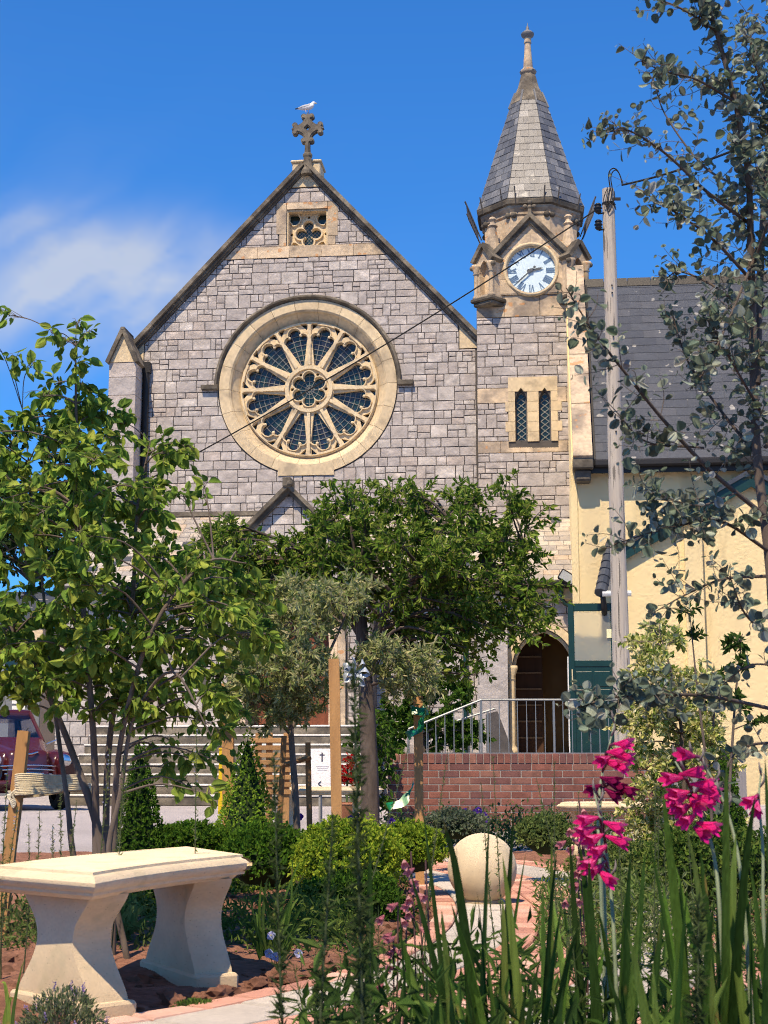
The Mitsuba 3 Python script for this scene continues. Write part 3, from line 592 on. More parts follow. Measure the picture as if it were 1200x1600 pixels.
p = rect(surr.bounds[0], z0_ + .203, surr.bounds[2], surr.bounds[3]).difference(LAN); put('lancet_head', G().prism(p, tw - .028, tw + .1, (.3, 0, 0)).xf(FR), 'dressed', TW)
for i, l in enumerate(lan):
    k = put('lancet_window', G().prism(l.buffer(.01), tw + .14, tw + .17, (.2, 0, 0)).xf(FR), 'leaded_glass', TW); a, b, c, d = l.bounds; g = G()
    inn = l.buffer(-.03)
    for s in np.arange(b - .4, d + .4, .125):
        for dr_ in (-1, 1):
            q = LineString([(a - .1, s - dr_ * .17), (c + .1, s + dr_ * .17)]).intersection(inn)
            if not q.is_empty: g.tube([(x, tw + .125, z) for x, z in q.coords], .009, 4, (.30, .30, .28))
    put('lattice', g.xf(FR), 'paint', k, kind='stuff'); put('frame', G().prism(l.difference(l.buffer(-.028)), tw + .08, tw + .14, (.10, .09, .085)).xf(FR), 'paint', k)
# ashlar course and clock stage
for a, b in ((tl, tl + .55), (tl + .55, tl + 1.25), (tl + 1.25, tr)): put('ashlar', G().box((a + .003, tw - .015, tz0 + .004), (b - .003, tw + .3, tz1 - .004), (rng.rand(), 0, 0), .006).xf(FR), 'weathered', TW)
cu0, cu1 = facu(775, 440, tw - .05), facu(884, 440, tw - .05); cw = tw - .05; gz1 = facz(829, 339, cw); gzl = facz(773, 397, cw)
CP = Polygon([(cu0, tz1), (cu1, tz1), (cu1, gzl), ((cu0 + cu1) / 2, gz1), (cu0, gzl)])
CC = fac(830, 421, cw); CR = .475
put('clock_stage', G().prism(CP.difference(circ(*CC, CR, 64)), cw, cw + .5, (.35, 0, 0)).xf(FR), 'weathered', TW)
put('clock_stage_core', G().box((tl + .1, tw + .1, tz1), (tr - .1, tw + 2.0, zE - .9), (.5, 0, 0)).xf(FR), 'weathered', TW)
for i in range(4):                                       # courses of the clock stage, proud pieces with joints
    za_, zb_ = tz1 + .31 * i, tz1 + .31 * (i + 1)
    for a, b in ((cu0, CC[0]), (CC[0], cu1)):
        p = rect(a + .003, za_ + .003, b - .003, zb_ - .003).intersection(CP.buffer(-.02)).difference(circ(*CC, CR + .07, 64))
        if p.area > .01: put('ashlar', G().prism(p, cw - .012, cw + .02, (rng.rand(), 0, 0)).xf(FR), 'weathered', TW)
gm = (cu0 + cu1) / 2
for s in (-1, 1):
    e = np.array([gm + s * (cu1 - cu0) / 2 + s * .06, gzl - .06]); a = np.array([gm, gz1]); d = unit(e - a); n = np.array([-d[1], d[0]]); n = n if n[1] > 0 else -n; g = G()
    for h0, h1, w0 in ((-.10, -.03, -.06), (-.03, .05, -.14)): g.prism(Polygon([a + n * h0, e + n * h0, e + n * h1, a + n * h1]), cw + w0, cw + .3, (.2, 0, 0))
    put('gablet_coping', g.xf(FR), 'coping', TW)
g = G().box((gm - .035, cw - .1, gz1), (gm + .035, cw + .02, gz1 + .14), (.5, 0, 0), .01)
for dx, dz, r in ((-.09, .20, .05), (.09, .20, .05), (0, .29, .05), (0, .19, .05)): s = trimesh.creation.icosphere(1, 1); g.add(s.vertices * [r, .06, r] + [gm + dx, cw - .04, gz1 + dz], s.faces, (.4, 0, 0))
put('gablet_finial', g.xf(FR), 'coping', TW)
# clock
CK = put('clock', G().add([(CC[0] + CR * math.cos(t), cw + .075, CC[1] + CR * math.sin(t)) for t in np.linspace(0, 2 * math.pi, 64, False)], [[0, j, j + 1, j + 1] for j in range(1, 63)]).xf(FR), 'dial', TW, label='pale blue clock face with dark roman numerals')
prof = [(CR - .005, .08), (CR, .02), (CR + .02, -.035), (CR + .055, -.05), (CR + .075, -.02), (CR + .08, .02)]
V = [(CC[0] + r * math.cos(t), cw + w, CC[1] + r * math.sin(t)) for t in np.linspace(0, 2 * math.pi, 65) for r, w in prof]; m = len(prof)
put('clock_surround', G().add(V, [[i * m + j, i * m + j + 1, (i + 1) * m + j + 1, (i + 1) * m + j] for i in range(64) for j in range(m - 1)], (.2, 0, 0)).xf(FR), 'dressed', TW, True)
def strokes(txt):
    w = {'I': .30, 'V': .62, 'X': .62}; tot = sum(w[c] for c in txt); x = -tot / 2; out = []
    for c in txt:
        a, b = x + .04, x + w[c] - .04; x += w[c]; m = (a + b) / 2
        if c == 'I': out.append((m, -.5, m, .5, .13))
        elif c == 'V': out += [(a, .5, m, -.5, .13), (b, .5, m, -.5, .07)]
        else: out += [(a, .5, b, -.5, .13), (b, .5, a, -.5, .07)]
        if c == 'I': out += [(a - .02, .5, b + .02, .5, .06), (a - .02, -.5, b + .02, -.5, .06)]
    return out
for h, txt in enumerate(['XII', 'I', 'II', 'III', 'IIII', 'V', 'VI', 'VII', 'VIII', 'IX', 'X', 'XI']):
    th = math.radians(90 - 30 * h); up = np.array([math.cos(th), math.sin(th)]); ri = np.array([math.sin(th), -math.cos(th)]); o = CC + up * CR * .79; g = G()
    for i, (xa, ya, xb, yb, t) in enumerate(strokes(txt)):
        A_, B_ = [o + ri * x * .115 + up * y * .155 for x, y in ((xa, ya), (xb, yb))]
        g.prism(LineString([A_, B_]).buffer(t * .085, cap_style='flat'), cw + .066 - .0012 * i, cw + .0745, (.12, .20, .32))
    put('numeral', g.xf(FR), 'paint', CK)
g = G()
for i in range(60):
    th = math.radians(6 * i); d = np.array([math.cos(th), math.sin(th)]); n = np.array([-d[1], d[0]]); a, b = (.95, .985); t = .004 if i % 5 else .009
    g.prism(Polygon([CC + d * CR * a + n * t, CC + d * CR * b + n * t, CC + d * CR * b - n * t, CC + d * CR * a - n * t]), cw + .068, cw + .0745, (.16, .25, .36))
put('minute_marks', g.xf(FR), 'paint', CK, kind='stuff')
def hand(ang, L, w, wd, tail):
    th = math.radians(90 - ang); d = np.array([math.cos(th), math.sin(th)]); n = np.array([-d[1], d[0]])
    return G().prism(unary_union([Polygon([CC - d * tail + n * w * .7, CC + d * L * .72 + n * w, CC + d * L, CC + d * L * .72 - n * w, CC - d * tail - n * w * .7]), circ(*(CC - d * tail), w * 1.8), circ(*CC, .035)]), wd, wd + .01, (.09, .10, .115)).xf(FR)
put('hour_hand', hand(79, .24, .020, cw + .045, .05), 'paint', CK); put('minute_hand', hand(228, .41, .014, cw + .025, .09), 'paint', CK)
# octagonal drum, cornice, spire
def octa(af, z, cx=None): return [((OX if cx is None else cx) + af / 2 / math.cos(math.pi / 8) * math.cos(math.radians(-67.5 + 45 * i)), OCW + af / 2 / math.cos(math.pi / 8) * math.sin(math.radians(-67.5 + 45 * i)), z) for i in range(8)]
def octloft(prof, c):
    V = []; [V.extend(octa(a, z)) for a, z in prof]; return G().add(V, [[i * 8 + j, i * 8 + (j + 1) % 8, (i + 1) * 8 + (j + 1) % 8, (i + 1) * 8 + j] for i in range(len(prof) - 1) for j in range(8)], c)
AF = 2.08
put('octagon_drum', octloft([(1.86, zE - 2.0), (1.86, zE - .30)], (.5, 0, 0)).xf(FR), 'weathered', TW)
put('cornice', octloft([(1.84, zE - .36), (1.92, zE - .32), (1.92, zE - .27), (2.02, zE - .20), (2.02, zE - .15)], (.25, 0, 0)).xf(FR), 'weathered', TW)
put('gutter', octloft([(2.02, zE - .15), (2.13, zE - .13), (2.16, zE - .06), (2.16, zE - .02), (2.05, zE - .02)], (.1, 0, 0)).xf(FR), 'coping', TW)
for i in range(8):                                       # corbel knobs below the cornice
    a, b = np.array(octa(1.9, zE - .33)[i]), np.array(octa(1.9, zE - .33)[(i + 1) % 8])
    for t in (.08, .92): s = trimesh.creation.icosphere(1, .065); put('corbel', G().add(s.vertices + a + (b - a) * t, s.faces, (.3, 0, 0)).xf(FR), 'coping', TW, True)
zL, zR = facz(826, 163, OCW), facz(823, 116, OCW)
sp = [(AF + .06, zE - .02), (AF - .10, zE + .22), (.68, zL), (.50, zL + .2)]
put('spire_core', octloft(sp, (.3, .2, 0)).xf(FR), 'slate', TW)
gs = []; nr = 15
for f in (5, 6, 7, 0, 1):                                # faces seen from the front
    for i in range(nr):
        def ed(t):
            z = zE - .02 + (zL - zE + .02) * t; a = np.interp(z, [q[1] for q in sp], [q[0] for q in sp]) + .02
            o = octa(a, z); return np.array(o[f]), np.array(o[(f + 1) % 8])
        (a0, b0), (a1, b1) = ed(i / nr), ed(min(1, (i + 1.12) / nr)); n_ = max(1, int(round(np.linalg.norm(b0 - a0) / .21))); off = .5 * (i % 2)
        cuts = sorted({0.0, 1.0} | {(k + off) / n_ for k in range(n_ + 1) if 0.03 < (k + off) / n_ < .97}); out = unit((a0 + b0) / 2 * [1, 1, 0] - [OX, OCW, 0])
        for u, v in zip(cuts[:-1], cuts[1:]):
            e = .004 / np.linalg.norm(b0 - a0); u2, v2 = u + e, v - e; l = .010 + rng.uniform(-.003, .005)
            P = [a0 + (b0 - a0) * u2 + out * l, a0 + (b0 - a0) * v2 + out * l, a1 + (b1 - a1) * v2, a1 + (b1 - a1) * u2, a0 + (b0 - a0) * u2, a0 + (b0 - a0) * v2]
            gs.append(G().add(P, [[0, 1, 2, 3], [4, 5, 1, 0], [4, 0, 3, 3], [5, 2, 1, 1]], (rng.rand(), .3, 0)).xf(FR))
pieces('slate', gs, 'slate', TW + '__spire', 290)
put('spire_cap', octloft([(.76, zL - .06), (.60, zL + .14), (.44, zL + .32), (.31, zR - .08), (.26, zR - .02)], (.9, 0, 0)).xf(FR), 'coping', TW)
for i in range(8):
    a, b = np.array(octa(.82, zL - .16)[i]), np.array(octa(.56, zL + .20)[i]); put('hip_strip', G().tube([a, b], .022, 5).xf(FR), 'lead', TW)
zB = facz(821, 54, OCW); zt = facz(820.5, 36, OCW)
put('finial', G().lathe([(.10, zR - .06), (.16, zR), (.18, zR + .05), (.13, zR + .10), (.10, zR + .14), (.062, zB - .22), (.08, zB - .20), (.07, zB - .12), (.07, zB - .08)], (OX, OCW, 0), 12, (.4, 0, 0)).xf(FR), 'weathered', TW, 40)
put('finial_cap', G().lathe([(.06, zB - .10), (.13, zB - .04), (.14, zB + .01), (.09, zB + .06), (.035, zB + .10), (.03, zB + .16), (.008, zB + .20), (.006, zt)], (OX, OCW, 0), 12).xf(FR), 'lead', TW, 40)
# bird-guard: rods and wire-mesh panels standing out from the gutter
for i in range(8):
    if i in (2, 3, 4): continue
    g = G(); A0, B0, A1, B1 = [np.array(q) for q in (octa(2.16, zE - .40)[i], octa(2.16, zE - .40)[(i + 1) % 8], octa(2.62, zE + .16)[i], octa(2.62, zE + .16)[(i + 1) % 8])]
    if i in (6, 7, 0):                                    # the front panel lies flat against the roof edge
        A1, B1 = [np.array(q) for q in (octa(2.26, zE + .18)[i], octa(2.26, zE + .18)[(i + 1) % 8])]; A0, B0 = [np.array(q) for q in (octa(2.16, zE - .06)[i], octa(2.16, zE - .06)[(i + 1) % 8])]
    for t in np.linspace(0, 1, 23): g.tube([A0 + (B0 - A0) * t, A1 + (B1 - A1) * t], .0035, 3, (.10, .10, .11))
    for t in np.linspace(0, 1, 9): g.tube([A0 + (A1 - A0) * t, B0 + (B1 - B0) * t], .0035, 3, (.10, .10, .11))
    if i not in (6, 7, 0): put('mesh_guard', g.xf(FR), 'paint', TW, kind='stuff')
    for t in (.18, .82): a = A0 + (B0 - A0) * t; b = A1 + (B1 - A1) * t; put('guard_rod', G().tube([a - (b - a) * .35, b + (b - a) * .1], .014, 5, (.06, .055, .05)).xf(FR), 'paint', TW)
# corner niches with gablets, colonnettes and pinnacles
for s, uc in ((-1, facu(764, 430, tw - .15)), (1, facu(896, 430, tw - .15))):
    NI = TW + ('__niche' if s < 0 else '__niche_001'); a = math.radians(-38 * s); ca, sa = math.cos(a), math.sin(a); no = np.array([uc, tw - .0, 0.0])
    def nf(V, ca=ca, sa=sa, no=no): V = np.asarray(V, float); return FR(np.stack([no[0] + V[:, 0] * ca + V[:, 1] * sa, no[1] - V[:, 0] * sa + V[:, 1] * ca, V[:, 2]], 1))
    zn0, zn1 = facz(759, 466, tw - .2), facz(759, 402, tw - .2); zp = facz(759, 382, tw - .2)
    rec = pointed(-.12, .12, zn1 - .28, zn1 - .04, zn0 + .1)
    for kx, kz in ((-.055, zn1 - .30), (.055, zn1 - .30)): rec = rec.union(circ(kx, kz, .075))
    pg = Polygon([(-.21, zn0), (.21, zn0), (.21, zn1 - .02), (0, zp), (-.21, zn1 - .02)])
    put('niche', G().prism(pg.difference(rec), -.16, .0, (.4, 0, 0)).prism(pg, .0, .3, (.7, 0, 0)).xf(nf), 'weathered', TW)
    for e in (-1, 1):
        d = unit(np.array([e * .28, zn1 - .10 - zp - .02])); n = np.array([-d[1], d[0]]); n = n if n[1] > 0 else -n; P0 = np.array([0, zp + .02]); P1 = P0 + d * .43
        put('coping', G().prism(Polygon([P0 - n * .03, P1 - n * .03, P1 + n * .05, P0 + n * .05]), -.24, .1, (.1, 0, 0)).xf(nf), 'coping', NI)
        s_ = trimesh.creation.icosphere(1, .055); put('knob', G().add(s_.vertices + [e * .27, -.2, zn1 - .16], s_.faces, (.1, 0, 0)).xf(nf), 'coping', NI, True)
        put('colonnette', G().lathe([(.0, zn0 + .02), (.075, zn0 + .02), (.075, zn0 + .07), (.045, zn0 + .12), (.045, zn1 - .32), (.07, zn1 - .30), (.05, zn1 - .27), (.095, zn1 - .16), (.095, zn1 - .11), (0, zn1 - .11)], (e * .195, -.17, 0), 10, (.2, 0, 0)).xf(nf), 'weathered', NI, 40)
    put('ledge', G().box((-.28, -.27, zn0 - .05), (.28, .2, zn0 + .03), (.1, 0, 0), .02).box((-.24, -.22, zn0 - .13), (.24, .2, zn0 - .05), (.2, 0, 0), .02).xf(nf), 'coping', NI)
    zq = facz(768, 345, tw); put('pinnacle', G().lathe([(.20, zp - .25), (.17, zp - .02), (.13, zp + .1), (.075, zq - .12), (.11, zq - .09), (.06, zq - .04), (.05, zq), (.085, zq + .05), (.05, zq + .10), (0, zq + .12)], (.0, .12, 0), 8, (.4, 0, 0), math.pi / 8).xf(nf), 'weathered', NI)
    put('canopy', G().add([(-.21, -.16, zn1 - .02), (.21, -.16, zn1 - .02), (0, -.16, zp), (-.21, .3, zn1 - .02), (.21, .3, zn1 - .02), (0, .3, zp)], [[0, 3, 5, 2], [1, 2, 5, 4]], (.5, 0, 0)).xf(nf), 'weathered', NI)

# ---------------------------------------------------------------- yellow rendered hall
HL = thing('hall', 'yellow rendered hall with dark slate roof standing right of the clock tower', 'building')
hw = -3.1; hx0 = facu(894, 800, hw); hx1 = hx0 + 9.0; hze = facz(960, 722, hw); rw = -.55; hzr = facz(960, 440, rw)
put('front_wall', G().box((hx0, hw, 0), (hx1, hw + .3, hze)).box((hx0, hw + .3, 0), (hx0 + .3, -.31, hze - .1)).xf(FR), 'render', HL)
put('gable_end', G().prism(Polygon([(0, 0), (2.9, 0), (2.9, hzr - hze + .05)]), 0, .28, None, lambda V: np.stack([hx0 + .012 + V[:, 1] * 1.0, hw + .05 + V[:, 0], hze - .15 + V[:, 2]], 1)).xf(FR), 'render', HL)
put('corner_strip', G().box((hx0 - .02, hw - .03, 0), (hx0 + .10, hw + .2, hze - .02), .0, .01).xf(FR), 'render', HL)
ev = hw - .28; zv = hze - .02; rn = rw - ev; rise = hzr - zv
put('roof_deck', G().add([(hx0 + .2, ev, zv), (hx1, ev, zv), (hx1, rw, hzr), (hx0 + .2, rw, hzr), (hx0 + .2, rw + rn, zv), (hx1, rw + rn, zv)], [[0, 1, 2, 3], [3, 2, 5, 4]], (.3, .1, 0)).xf(FR), 'slate', HL)
gs = []; rows = 23; rr = np.random.RandomState(9)
for i in range(rows):
    t0, t1 = i / rows, min(1, (i + 1.1) / rows); x = hx0 + .33 - .22 * (i % 2)
    while x < hx1 - 1.5:
        a, b = max(x, hx0 + .33) + .003, x + .44 - .003; x += .44; l = .009 + rr.uniform(0, .006)
        if b - a < .06: continue
        def pt(u, t, h=0): return (u, ev + rn * t - h * .8, zv + rise * t + h * .6)
        gs.append(G().add([pt(a, t0, l), pt(b, t0, l), pt(b, t1, .004), pt(a, t1, .004), pt(a, t0), pt(b, t0)], [[0, 1, 2, 3], [4, 5, 1, 0], [4, 0, 3, 3], [5, 2, 1, 1]], (rr.rand(), .1, 0)).xf(FR))
pieces('slate', gs, 'slate', HL, 290)
for i in range(14): put('ridge_tile', G().add([(hx0 + .3 + .45 * i + e, rw + d, hzr + h) for e in (0.006, .444) for d, h in ((-.12, -.13), (-.05, .05), (.05, .05), (.12, -.13))], [[0, 1, 5, 4], [1, 2, 6, 5], [2, 3, 7, 6]]).xf(FR), 'dark_metal', HL)
put('gutter', G().box((hx0 + .38, ev - .12, zv - .13), (hx1, ev, zv + .0), None, .03).box((hx0 + .3, ev + .01, zv - .22), (hx1, ev + .06, zv - .01)).xf(FR), 'dark_metal', HL)
# verge coping climbing the slope, on its kneeler
cw0, cw1 = hx0 + .03, hx0 + .36; gs = []; n = 4
for i in range(n):
    t0, t1 = 1.045 * i / n + .002, 1.045 * (i + 1) / n - .002; pts = []
    for t in (t0, t1):
        for h in (-.05, .16):
            for u in (cw0, cw1): pts.append((u, ev - .08 + (rn + .08) * t - h * .8, zv - .05 + (rise + .13) * t + h * .6))
    hcv = trimesh.convex.convex_hull(np.array(pts)); put('verge_coping', G().add(hcv.vertices, hcv.faces, (.3 + .3 * rng.rand(), 0, 0)).xf(FR), 'weathered', HL)
put('kneeler', G().box((cw0 - .01, ev - .16, zv - .16), (cw1 + .01, hw + .1, zv + .06), (.1, 0, 0), .015).box((cw0 + .03, ev - .05, zv - .36), (cw1 - .03, hw + .1, zv - .162), (.5, 0, 0), .03).xf(FR), 'coping', HL)
put('lead_flashing', G().add([(cw1 + .0, ev - .03, zv + .01), (cw1 + .06, ev - .03, zv + .02), (cw1 + .06, rw - .03, hzr + .02), (cw1, rw - .03, hzr + .02)], [[0, 1, 2, 3]]).xf(FR), 'dark_metal', HL)
# projecting gabled bay with dark green bargeboards
bw = hw - .12; B0, B1 = fac(972, 868, bw), fac(1172, 752, bw); bay = Polygon([(B0[0], .0), (B0[0], B0[1]), (B1[0], B1[1]), (2 * B1[0] - B0[0], B0[1]), (2 * B1[0] - B0[0], 0)])
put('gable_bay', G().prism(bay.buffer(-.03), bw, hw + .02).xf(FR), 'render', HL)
for sx in (0, 1):
    P = [B0, B1] if sx == 0 else [B1, np.array([2 * B1[0] - B0[0], B0[1]])]; d = unit(P[1] - P[0]); n_ = np.array([-d[1], d[0]]); n_ = n_ if n_[1] > 0 else -n_
    put('bargeboard', G().prism(Polygon([P[0] - n_ * .10, P[1] - n_ * .10, P[1] + n_ * .10, P[0] + n_ * .10]), bw - .14, bw - .08).xf(FR), 'green_paint', HL)
    put('bay_roof_edge', G().prism(Polygon([P[0] + n_ * .10, P[1] + n_ * .10, P[1] + n_ * .17, P[0] + n_ * .17]), bw - .2, hw, (.1, .1, 0)).xf(FR), 'slate', HL)
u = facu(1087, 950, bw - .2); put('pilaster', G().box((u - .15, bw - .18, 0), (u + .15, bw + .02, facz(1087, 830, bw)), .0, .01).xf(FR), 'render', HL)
# small tiled canopy above the green door
CN = thing('tiled_canopy', 'small dark tiled canopy on scrolled bracket above the green door', 'canopy'); c0, c1 = fac(957, 845, hw - .3), fac(938, 925, hw - .3); k0 = np.array([c0[0], hw - .02, c0[1]]); k1 = np.array([c1[0], hw - .62, c1[1] - .05])
for i in range(7):
    a, b = k0 + (k1 - k0) * i / 7, k0 + (k1 - k0) * (i + 1.15) / 7; put('ridge_tile', G().tube([a + [0, 0, 0], b + [0, 0, .015]], [.10, .112], 10, (rng.rand() * .3, .1, 0)).xf(FR), 'slate', CN)
put('tile_slope', G().add([k0 + [0, 0, .05], k1 + [0, 0, .05], k1 + [.22, 0, .05], k0 + [.3, 0, .05]], [[0, 1, 2, 3]], (.1, .1, 0)).xf(FR), 'slate', CN)
bk = [k1 + [.03, .05, -.05], k1 + [.05, .12, -.25], k1 + [.06, .3, -.36], k1 + [.06, .5, -.55], k1 + [.06, .6, -.8]]
put('bracket', G().tube(bez(bk, 14), .05, 8).xf(FR), 'dark_metal', CN, True); put('bracket_scroll', G().tube([k1 + [.3, .05, -.12], k1 + [.32, .35, -.3], k1 + [.3, .6, -.65]], .04, 8).xf(FR), 'dark_metal', CN, True)
put('gutter_end', G().tube([k1 + [.02, -.04, -.02], k1 + [.5, -.04, -.02]], .05, 8, (.55, .57, .58)).xf(FR), 'paint', CN)
# floodlight on the lean-to gutter
fu = fac(886, 906, NW - .4); FL = thing('floodlight', 'small black floodlight tilted on the gutter end by the yellow hall', 'lamp'); o = np.array([fu[0], NW - .5, fu[1] + .03])
def tilt(V): V = np.asarray(V) - o; a = math.radians(32); return FR(np.stack([V[:, 0] * math.cos(a) + V[:, 2] * math.sin(a), V[:, 1], -V[:, 0] * math.sin(a) + V[:, 2] * math.cos(a)], 1) + o)
put('housing', G().box(o - [.15, .05, .10], o + [.15, .08, .10], None, .02).xf(tilt), 'dark_metal', FL); put('lens', G().box(o - [.125, .056, .075], o + [.125, -.045, .075], (.35, .37, .38)).xf(tilt), 'gloss', FL)
put('bracket', G().tube([o + [.1, .06, -.05], o + [.2, .1, -.1], o + [.26, .2, -.05]], .02, 6).xf(FR), 'dark_metal', FL)
put('sensor', G().box(o + [.14, -.04, -.16], o + [.24, .06, -.07], None, .02).xf(FR), 'dark_metal', FL)
# the green half-glazed door
GD = thing('green_door', 'dark green half glazed door standing open beside the porch arch', 'door'); gw = hw - .42; g0, g1 = fac(887, 943, gw), fac(961, 1182, gw); zb_ = FLZ
X0, X1, ZT = g0[0], g1[0], g0[1]; gl0, gl1 = fac(897, 953, gw), fac(957, 1030, gw)
put('frame', G().box((X0, gw, zb_), (X0 + .10, gw + .05, ZT), .0, .006).box((X1 - .02, gw, zb_), (X1 + .10, gw + .05, ZT), .0, .006).box((X0 + .1, gw + .002, ZT - .13), (X1 - .02, gw + .05, ZT), .0, .006).box((X0 + .1, gw + .002, gl1[1] - .12), (X1 - .02, gw + .05, gl1[1] - .02), .0, .006).xf(FR), 'green_paint', GD)
put('glass', G().box((gl0[0] - .01, gw + .025, gl1[1] - .03), (X1 + .01, gw + .027, ZT - .12)).xf(FR), 'frosted', GD)
put('panel', G().box((X0 + .09, gw + .02, zb_), (X1, gw + .04, gl1[1] - .1)).xf(FR), 'green_paint', GD)
for i in range(4):
    w_ = (X1 - X0 - .14) / 2; x = X0 + .11 + (i % 2) * (w_ + .01); z = gl1[1] - .18 - .75 * (i // 2 + 1) if 0 else gl1[1] - .16 - (.30 if i < 2 else 1.0); put('raised_panel', G().box((x, gw + .006, z), (x + w_ - .02, gw + .025, z + (.26 if i < 2 else .66)), .0, .012).xf(FR), 'green_paint', GD)
put('handle', G().box((X0 + .045, gw - .02, 2.1), (X0 + .065, gw, 2.35), (.5, .42, .25)).box((X0 + .04, gw - .03, 2.03), (X0 + .07, gw, 2.07), (.5, .42, .25)).xf(FR), 'gloss', GD)
put('notice', G().box((X1 - .09, gw - .012, gl0[1] - .48), (X1 - .01, gw - .009, gl0[1] - .33), (.75, .70, .42)).xf(FR), 'paint', GD)
put('white_edge', G().box((X0 - .025, gw + .01, zb_), (X0 - .004, gw + .05, ZT - .9), (.6, .6, .58)).xf(FR), 'paint', GD)

# ---------------------------------------------------------------- utility pole and cables
UP_ = thing('utility_pole', 'weathered grey wooden utility pole with insulators standing by the green door', 'utility pole'); PY = 21.0
pt_, pb_ = at(950, 296, PY), at(973, 1120, PY); pbase = pb_ + (pb_ - pt_) * (-pb_[2] / (pb_[2] - pt_[2])) * -1; pbase = pt_ + (pb_ - pt_) * (pt_[2] / (pt_[2] - pb_[2]))
tt = np.linspace(0, 1, 14)[:, None]; pp = pbase + (pt_ - pbase) * tt; r = np.linspace(.128, .086, 14) + rng.uniform(-.002, .002, 14)
put('post', G().tube(pp, r, 18), 'pole_wood', UP_, 50)
def pole(y, dx=0, dy=0): f_ = (y - 296) / (1120 - 296); return pt_ + (pb_ - pt_) * f_ + [dx, dy, 0]
for y in (330, 357):
    b = pole(y, -.1, -.06); put('insulator', G().lathe([(0, -.07), (.03, -.07), (.055, -.04), (.035, -.02), (.062, .0), (.04, .03), (.055, .05), (.03, .075), (0, .08)], b + [-.06, 0, 0], 10), 'dark_metal', UP_, True); put('insulator_pin', G().tube([b + [-.06, 0, -.08], b + [.06, .02, -.05]], .012, 6), 'dark_metal', UP_)
put('bracket', G().box(pole(318, .05, -.12), pole(314, .16, -.08)), 'dark_metal', UP_); put('top_band', G().lathe([(.09, 0), (.094, 0), (.094, .03), (.09, .03)], pole(322), 14), 'dark_metal', UP_)
put('cable_loop', G().tube(bez([pole(300, .02, -.09), pole(276, .0, -.1), pole(266, .05, -.1), pole(268, .12, -.1), pole(280, .17, -.1), pole(293, .19, -.1)], 24), .009, 6), 'rubber', UP_)
put('cable_loop', G().tube(bez([pole(302, .05, -.1), pole(280, .03, -.1), pole(269, .08, -.1), pole(272, .14, -.1), pole(290, .20, -.1)], 20), .008, 6), 'rubber', UP_)
for i in range(4): put('cable_tail', G().tube(bez([pole(297 + 2 * i, -.02 + .03 * i, -.10), pole(315, -.08 + .05 * i, -.12), pole(326 + 4 * i, -.07 + .02 * i, -.12), pole(322, .04 - .03 * i, -.11), pole(334 - 3 * i, .09, -.1)], 20), .007, 5), 'rubber', UP_)
for y in (458, 470, 540, 690): put('bolt', G().lathe([(0, .0), (.012, 0), (.012, .02), (0, .02)], pole(y, .0, -.115), 6), 'dark_metal', UP_)
a, b = pole(330, -.16, -.06), at(-60, 895, 24.0); t = np.linspace(0, 1, 40)[:, None]; P = a + (b - a) * t - np.array([0, 0, 1.0]) * (t * (1 - t) * 1.0)
put('overhead_cable', G().tube(P, .011, 5), 'rubber', label='thin black overhead cable sagging from the pole across the round window', cat='cable')
a, b = pole(293, .19, -.1), at(1330, 150, 15.0); P = a + (b - a) * t - np.array([0, 0, 1.0]) * (t * (1 - t) * .45)
put('overhead_cable', G().tube(P, .016, 5), 'rubber', label='thick black overhead cable rising from the pole top into the eucalyptus', cat='cable')
# ---------------------------------------------------------------- soil beds and paved path
edge_pts = bez([(-1.35, 3.6), (-.93, 4.25), (-.58, 4.67), (-.22, 5.3), (0.0, 5.96), (.18, 6.9), (.26, 8.08), (.20, 9.3), (-.05, 10.6), (-.5, 11.8)], 140)
edge_n = np.gradient(edge_pts, axis=0); edge_n = unit(edge_n); edge_n = np.stack([edge_n[:, 1], -edge_n[:, 0]], 1)     # towards the path
PATH_W = 1.42
path_poly = Polygon(np.vstack([edge_pts, (edge_pts + edge_n * PATH_W)[::-1]])).buffer(0)
nx, ny = 160, 210; X, Y = np.meshgrid(np.linspace(-6.5, 5.0, nx), np.linspace(1.0, 12.9, ny)); q = np.stack([X * 6, Y * 6, X * 0], -1)
Zs = .055 * npfbm(q, 4, 3) + .05 * npfbm(q * .2, 2, 6) - .02
import shapely
dist = shapely.distance(shapely.points(np.stack([X, Y], -1)), path_poly); Zs = np.where(dist < .02, -.035, Zs * smooth01(dist / .25) + .008 * (1 - smooth01(dist / .25)))
V = np.stack([X, Y, Zs], -1).reshape(-1, 3); i, j = np.meshgrid(np.arange(ny - 1), np.arange(nx - 1), indexing='ij'); k = (i * nx + j).ravel()
put('garden_soil', G().add(V, np.stack([k, k + 1, k + nx + 1, k + nx], 1)), 'soil', smooth=True, kind='structure')
cl = G(); ico = trimesh.creation.icosphere(1)
for _ in range(1500):
    t = rng.randint(0, 120); p = edge_pts[t] - edge_n[t] * (.05 + 1.3 * rng.rand() ** 1.5); r = .008 + .028 * rng.rand() ** 3
    v = ico.vertices * (1 + .35 * rng.standard_normal((len(ico.vertices), 1)).clip(-1, 1)) * r * [1.2, 1, .7]; cl.add(v + [p[0], p[1], .012 + r * .3], ico.faces)
put('soil_clod', cl, 'soil', kind='stuff', label='loose crumbs of red brown soil over the bed', cat='soil')
cum = np.concatenate([[0], np.cumsum(np.linalg.norm(np.diff(edge_pts, axis=0), axis=1))])
def along(s, t):
    x, y = np.interp(s, cum, edge_pts[:, 0]), np.interp(s, cum, edge_pts[:, 1]); nn = unit([np.interp(s, cum, edge_n[:, 0]), np.interp(s, cum, edge_n[:, 1])]); return np.array([x, y]) + nn * t
PV = put('garden_path', sheet(path_poly.buffer(.02), -.012), 'brick_mortar', kind='structure')
bg, sg = [], []
